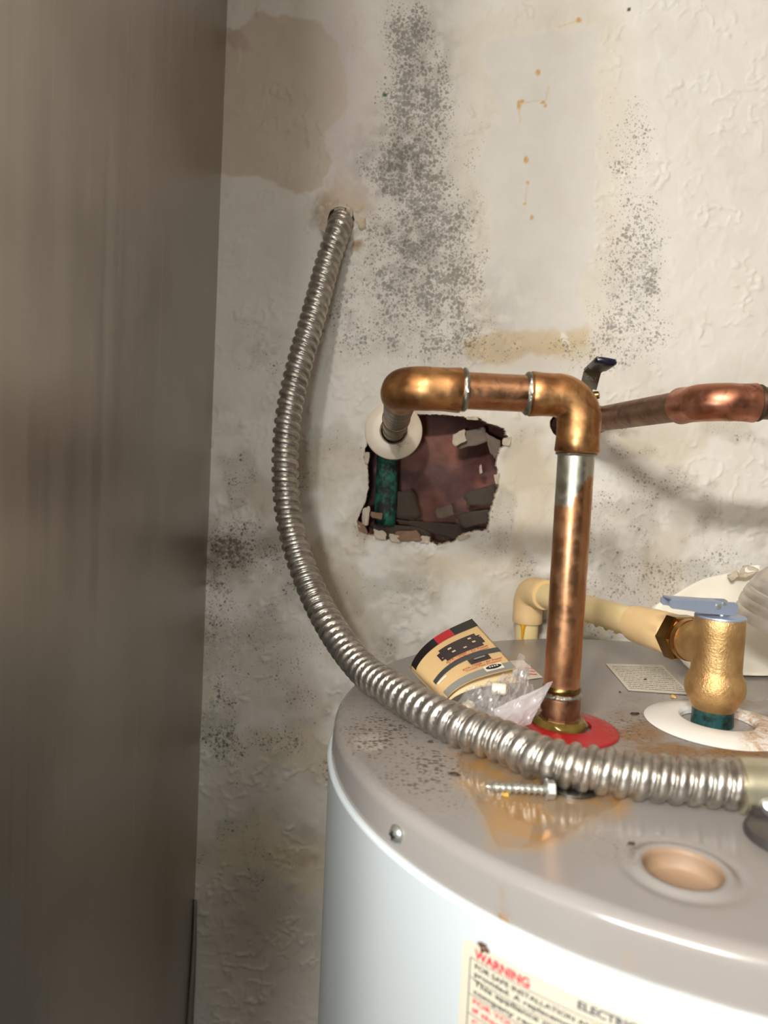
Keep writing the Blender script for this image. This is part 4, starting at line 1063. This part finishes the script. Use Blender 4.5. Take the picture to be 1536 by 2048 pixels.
def atop(px_, py_, h): return atz(px_, py_, T + h)
sa, sb = atop(968, 1573, .0040), atop(1092, 1579, .0046)
sd_ = (sb - sa).normalized()
screw = thing('hex_screw', 'silver hex head sheet metal screw lying in the amber puddle', 'screw', sa.lerp(sb, .5) * 1.0)
Ls = (sb - sa).length; nS = 150; path = [sa + sd_ * Ls * k / nS for k in range(nS + 1)]
fr_ = frames(path); v, f = [], []; sgm = 20
for k, (p, a_, b_) in enumerate(fr_):
    t = k / nS; core = .0019 * min(1, t / .16 + .08)
    for j in range(sgm):
        an = 2 * math.pi * j / sgm; ph = (t * Ls / .0031 + an / 6.2832) % 1
        thr = .0010 * max(0, 1 - abs(ph - .5) * 4.5) * min(1, t / .12)
        v.append(p + (a_ * math.cos(an) + b_ * math.sin(an)) * (core + thr))
for k in range(nS):
    for j in range(sgm): f.append([k * sgm + j, k * sgm + (j + 1) % sgm, (k + 1) * sgm + (j + 1) % sgm, (k + 1) * sgm + j])
f += [list(range(sgm))[::-1], [nS * sgm + j for j in range(sgm)]]
MB().add(v, f).build('threaded_shank', M_zinc, screw)
MB().add(*lathe([(.0050, 0), (.0054, .0004), (.0054, .0010), (.0044, .0013)], sb - sd_ * .0006, sd_, 28)).build('washer_flange', M_zinc, screw)
hx = MB().add(*lathe([(.0047, .0010), (.0047, .0046), (.0042, .0050), (.0030, .0049)], sb - sd_ * .0006, sd_, 6)); hx.build('hex_head', M_zinc, screw, smooth=False)

wsh = atop(1146, 1578, 0)
o = MB().add(*lathe([(.0046, .0009), (.0046, .0022), (.0125, .0022), (.0130, .0019), (.0130, .0010), (.0125, .0008)], (wsh.x, wsh.y, T), seg=48, closed=True)).build('flat_washer', plain('grey_washer', lin(120, 118, 112), .35, 1.0, .2, 150), None, loc=(wsh.x, wsh.y, T)); tag(o, 'grey flat washer half under the conduit beside the screw head', 'washer')

M_chip = plain('dark_chip', lin(58, 40, 30), .7, 0, .3, 300)
M_chip2 = plain('amber_chip', lin(190, 150, 70), .3, 0, .2, 300)
def chip(px_, py_, w, mat, label, seed, cat='debris', long=1.6, hgt=.0010):
    r = random.Random(seed); c0 = atz(px_, py_, T + .0004); nn_ = 7; a0_ = r.uniform(-.4, .4)
    pts_ = []
    for k in range(nn_):
        t = 2 * math.pi * k / nn_; q_ = Vector((math.cos(t) * w * long, math.sin(t) * w, 0)) * r.uniform(.7, 1.15)
        pts_.append(c0 + Matrix.Rotation(a0_, 3, 'Z') @ q_)
    v = pts_ + [c0 + (p - c0) * r.uniform(.5, .8) + Vector((0, 0, hgt * r.uniform(.6, 1.2))) for p in pts_]
    f = [list(range(nn_))[::-1], [nn_ + k for k in range(nn_)]] + [[k, (k + 1) % nn_, (k + 1) % nn_ + nn_, k + nn_] for k in range(nn_)]
    o = MB().add(v, f).build('debris_chip', mat, None, smooth=False); return tag(o, label, cat, 'chips on the heater top')
chip(908, 1549, .0016, M_chip, 'dark flake lying left of the amber puddle', 1, long=2.2)
chip(1270, 1428, .0022, M_chip, 'largest dark rust flake between red and white collars', 2)
chip(1347, 1395, .0016, M_chip2, 'small amber crumb behind the white collar', 3, hgt=.002)
chip(1011, 1590, .0017, M_chip2, 'amber crumb in the puddle just under the screw', 4, hgt=.002)
chip(1262, 1688, .0010, M_chip, 'tiny dark crumb nearest the round foam knockout', 5)
chip(1290, 1360, .0010, M_chip, 'dark speck lying on the printed top label', 6)
chip(1240, 1385, .0008, M_chip, 'tiny dark speck left of the printed top label', 7)
chip(860, 1484, .0010, M_chip, 'small dark flake touching the conduit left of the puddle', 8, long=2.0)

# ------------------------------------------------------------------ folded product card
cA, cB, cC, cD = at(822, 1336, .500), at(944, 1240, .548), at(1032, 1338, .500), at(890, 1406, .462)
nC = ((cB - cA).cross(cD - cA)).normalized()
if nC.y > 0: nC = -nC
def card(u, w, off=0.0):
    """u along the black band (left to right), w from the band down to the lower edge"""
    p = (cA * (1 - u) + cB * u) * (1 - w) + (cD * (1 - u) + cC * u) * w
    bul = .0080 * math.sin(math.pi * min(1, u / .85)) ** .8 * (1 - .15 * w) if u < .85 else 0
    bul = .0085 * math.sin(math.pi * u ** .62) * (1 - .2 * w)
    return p + nC * (bul + off)
M_card = plain('tan_card', lin(214, 180, 128), .45, 0, .06, 40)
M_cardback = plain('cream_card', lin(226, 206, 160), .6, 0, .05, 40)
pk = thing('product_card', 'folded tan product card with black and red band on the heater top', 'card', Vector((cD.x, cD.y, T)))
def patch(u0, u1, w0, w1, off, mat, parent, name, n=14, skew=None, lab=None, k=6):
    g = []
    for j in range(k):
        for i in range(n):
            u, w = u0 + (u1 - u0) * i / (n - 1), w0 + (w1 - w0) * j / (k - 1)
            if skew: u, w = skew(u, w)
            g.append(card(u, w, off))
    return obj(name, g, [[j * n + i, j * n + i + 1, (j + 1) * n + i + 1, (j + 1) * n + i] for j in range(k - 1) for i in range(n - 1)], mat, parent, label=lab)
face = patch(0, 1, 0, 1, 0, M_card, pk, 'front_leaf', 28, k=16)
s_ = face.modifiers.new('thickness', 'SOLIDIFY'); s_.thickness = .0008; s_.offset = 1 if False else -1
# back leaf folded under, opening towards the viewer
n = 16; g = []
for j in range(8):
    for i in range(n):
        u, w = i / (n - 1), j / 7
        p = card(u, w, -.0016 - .0060 * w * (0.25 + .75 * u)); p = p + (cD - cA).normalized() * (.006 * w * u)
        p.z = max(p.z, T + .0012); g.append(p)
bl = obj('back_leaf', g, [[j * n + i, j * n + i + 1, (j + 1) * n + i + 1, (j + 1) * n + i] for j in range(7) for i in range(n - 1)], M_cardback, pk)
s_ = bl.modifiers.new('thickness', 'SOLIDIFY'); s_.thickness = .0006
M_blk = plain('print_black', lin(26, 22, 22), .35, 0, .05); M_crd = plain('print_red', lin(176, 28, 40), .4, 0, .05); M_slate = plain('print_slate', lin(62, 66, 66), .4, 0, .05); M_gry = plain('print_grey', lin(138, 136, 130), .4, 0, .05); M_wht = plain('print_white', lin(232, 226, 212), .5, 0, .03)
M_dev = plain('print_device', lin(50, 38, 40), .35, 0, .3, 300); M_orr = plain('print_orange_red', lin(192, 84, 48), .5, 0, .05); M_pale = plain('print_pale', lin(208, 180, 150), .5, 0, .05)
E1, E2, E3 = .0012, .0017, .0022
patch(0, .36, .0, .15, E1, M_blk, face, 'black_band', 16)
patch(.36, .62, .0, .15, E1, M_crd, face, 'red_band')
patch(.62, 1.0, .0, .15, E1, M_blk, face, 'black_band')
dev = patch(.30, .86, .25, .50, E1, M_dev, face, 'printed_device', 16)
patch(.25, .30, .30, .45, E1, M_dev, face, 'printed_device_lug'); patch(.86, .91, .30, .45, E1, M_dev, face, 'printed_device_lug')
for (u, w, du, dw) in [(.40, .32, .05, .03), (.42, .40, .05, .03), (.58, .42, .05, .025), (.72, .30, .05, .03), (.74, .38, .05, .03), (.27, .41, .015, .015), (.885, .33, .015, .02)]:
    patch(u, u + du, w, w + dw, E2, M_pale, dev, 'printed_detail', 4, k=3)
dsk = lambda u, w: (u, w + .10 * (u - .5) ** 2 * 2)
patch(0, 1.0, .60, .685, E1, M_slate, face, 'slate_stripe', 20, skew=lambda u, w: (u, w - .04 * math.sin(math.pi * u)))
dv2 = patch(.50, .80, .66, .76, E2, M_dev, face, 'printed_device', 10)
patch(.58, .74, .685, .71, E3, M_gry, dv2, 'printed_detail', 4, k=3)
patch(0, 1.0, .88, 1.0, E1, M_gry, face, 'grey_stripe', 20)
lg = patch(.60, .86, .865, .965, E2, M_wht, face, 'logo_box', 8)
# logo: a dark lens shape
g = [card(.73, .915, E3)]
for k in range(16):
    t = 2 * math.pi * k / 16; g.append(card(.73 + .115 * math.copysign(abs(math.cos(t)) ** 1.3, math.cos(t)), .915 + .036 * math.sin(t), E3))
obj('logo_mark', g, [[0, 1 + k, 1 + (k + 1) % 16] for k in range(16)], M_blk, lg, smooth=False)
for q in range(4): patch(.665 + .035 * q, .685 + .035 * q, .905, .925, E3 + .0004, M_wht, lg, 'logo_stroke', 3, k=2)
def card_text(s, u0, u1, w, hgt, mat):
    tv_, tf_ = text_mesh(s, 1.0, .02); mx_ = max(p[0] for p in tv_)
    obj('lettering', [card(u0 + (u1 - u0) * p[0] / mx_, w - p[1] * hgt / .7, E2) for p in tv_], tf_, mat, face, smooth=False)
card_text('RTR-1250R - Air Power', .27, .90, .545, .030, M_orr); card_text('Contact Plate Protection', .29, .88, .580, .024, M_orr)
card_text('RTR-1250R - Air Power', .36, .94, .805, .028, M_orr); card_text('Contact Plate Protection', .38, .90, .840, .022, M_orr)
patch(.05, .17, .70, .73, E2, M_wht, face, 'scuff_mark', 6, k=3)

# ------------------------------------------------------------------ crumpled clear bag
M_film = film('clear_film', (.94, .92, .91, 1), .10, .16, 1.5)
M_film2 = film('cloudy_film', (.90, .84, .84, 1), .16, .34, 1.5, (.90, .84, .84, 1))
def crumple(corners, n1, n2, amp, sc, seed, lift=None):
    A, B, C, D = corners; g = []
    N_ = ((B - A).cross(D - A)).normalized()
    if N_.z < 0: N_ = -N_
    for j in range(n2):
        for i in range(n1):
            u, w = i / (n1 - 1), j / (n2 - 1)
            p = (A * (1 - u) + B * u) * (1 - w) + (D * (1 - u) + C * u) * w
            r1 = abs(2 * float(fbm(np.array([u * sc + seed]), np.array([w * sc]), 3, seed)[0]) - 1); r2 = float(vnoise(np.array([u * sc * 2.3]), np.array([w * sc * 2.3 + seed]), seed + 9)[0]) - .5
            p = p + N_ * amp * (1.6 * (1 - r1) ** 3 + r2 * .6 - .5) + (lift(u, w) if lift else Vector())
            p.z = max(p.z, T + .0012); g.append(p)
    return g, [[j * n1 + i, j * n1 + i + 1, (j + 1) * n1 + i + 1, (j + 1) * n1 + i] for j in range(n2 - 1) for i in range(n1 - 1)]
bag = thing('plastic_bag', 'crumpled clear plastic bag between the product card and the copper riser', 'bag', atz(1010, 1430))
g, f = crumple([at(905, 1398, .452), at(1040, 1345, .485), at(1085, 1420, .440), at(975, 1462, .418)], 46, 40, .0055, 5.0, 3)
o = obj('lower_sheet', g, f, M_film, bag, smooth=False)
g, f = crumple([at(952, 1408, .444), at(1060, 1345, .480), at(1050, 1440, .432), at(990, 1455, .424)], 36, 30, .0060, 6.5, 8, lambda u, w: Vector((0, 0, .004)))
o = obj('upper_sheet', g, f, M_film, bag, smooth=False)
# the stiff corner flap that points at the riser
g, f = crumple([at(985, 1425, .428), at(1104, 1368, .436), at(1060, 1452, .424), at(1000, 1470, .416)], 30, 26, .0012, 2.6, 14, lambda u, w: Vector((0, -.002, .002)))
o = obj('corner_flap', g, f, M_film2, bag, smooth=False)
g, f = crumple([at(1022, 1352, .480), at(1038, 1306, .485), at(1050, 1312, .484), at(1052, 1372, .478)], 12, 20, .0015, 4.0, 17)
obj('twisted_neck', g, f, M_film, bag, smooth=False)
# things inside the bag
M_nyl = plain('nylon_white', lin(226, 216, 196), .4)
for px_, py_, ax, lb_ in [(935, 1415, (.6, 1, .1), 'white nylon spacer in the clear bag nearest the conduit'), (1000, 1378, (1, -.4, .1), 'white nylon spacer in the clear bag nearest the copper riser')]:
    p = at(px_, py_, .445); p.z = max(p.z, T + .006)
    o = MB().add(*lathe([(.0016, -.0042), (.0036, -.0042), (.0036, .003), (.0027, .0042), (.0016, .0042)], p, ax, 18, closed=True)).build('nylon_spacer', M_nyl, None)
    tag(o, lb_, 'spacer', 'spacers in the clear bag')

# ------------------------------------------------------------------ white plastic sheet and silver dome at the right
M_sheet = plain('white_sheet', lin(232, 226, 210), .45, 0, .03, 30)
sheet_edge = [(1300, 1215, .690), (1345, 1190, .690), (1392, 1162, .694), (1440, 1150, .700), (1468, 1144, .704), (1490, 1132, .706), (1512, 1137, .706), (1545, 1138, .706), (1600, 1142, .704), (1660, 1150, .700)]
g = []; nr = 12
for j in range(nr):
    w = j / (nr - 1)
    for i, (x_, y_, Y_) in enumerate(sheet_edge):
        top_ = at(x_, y_, Y_); bot = Vector((top_.x, Y_ - .10 - .02 * i / 9, T + .0020))
        p = top_.lerp(bot, w); p.y += .035 * math.sin(math.pi * w) ** 1.2 * 1.0
        p.y = min(p.y, YW - .008)
        p = p + Vector((0, -.004 * math.sin(i * 1.9 + 3 * w), 0)); g.append(p)
ne = len(sheet_edge)
o = obj('plastic_sheet', g, [[j * ne + i, j * ne + i + 1, (j + 1) * ne + i + 1, (j + 1) * ne + i] for j in range(nr - 1) for i in range(ne - 1)], M_sheet)
sm = o.modifiers.new('smooth', 'SUBSURF'); sm.levels = 2; sm.render_levels = 2
sm = o.modifiers.new('thickness', 'SOLIDIFY'); sm.thickness = .0012
tag(o, 'creased white plastic sheet standing behind the relief valve', 'sheet')
for k, (pp, mt) in enumerate([([(1466, 1152), (1492, 1126), (1516, 1136), (1488, 1160)], M_paper), ([(1484, 1134), (1520, 1128), (1522, 1140), (1490, 1146)], M_sheet), ([(1452, 1150), (1474, 1140), (1478, 1152), (1458, 1160)], M_paper)]):
    flap(pp, .690, .006, mt, o, 'crumpled_edge', seed=120 + k)

m = NT('brushed_silver'); m.set('Base Color', m.mix(m.ramp(m.noise(40, 3), .3, .7), lin(232, 226, 218), lin(206, 196, 184))).set('Metallic', .75).set('Roughness', .32)
YD = .560; dc = at(1592, 1262, YD); Rd = px2m(122, YD)
dax = Vector((.22, -.16, 1)).normalized()
prof = [(Rd * .90, -.002), (Rd * .985, -.001), (Rd, .0015), (Rd * .985, .006), (Rd * .965, .0075), (Rd * .985, .009), (Rd * .975, .014), (Rd * .95, .0155), (Rd * .965, .017), (Rd * .94, .022), (Rd * .91, .0235), (Rd * .92, .025), (Rd * .86, .032), (Rd * .72, .042), (Rd * .5, .050), (Rd * .25, .054), (0, .055)]
o = MB().add(*lathe(prof, dc, dax, 72)).build('metal_dome', m.m, None, loc=dc, ang=50)
tag(o, 'ringed silver metal dome behind the relief valve at the right edge', 'dome')
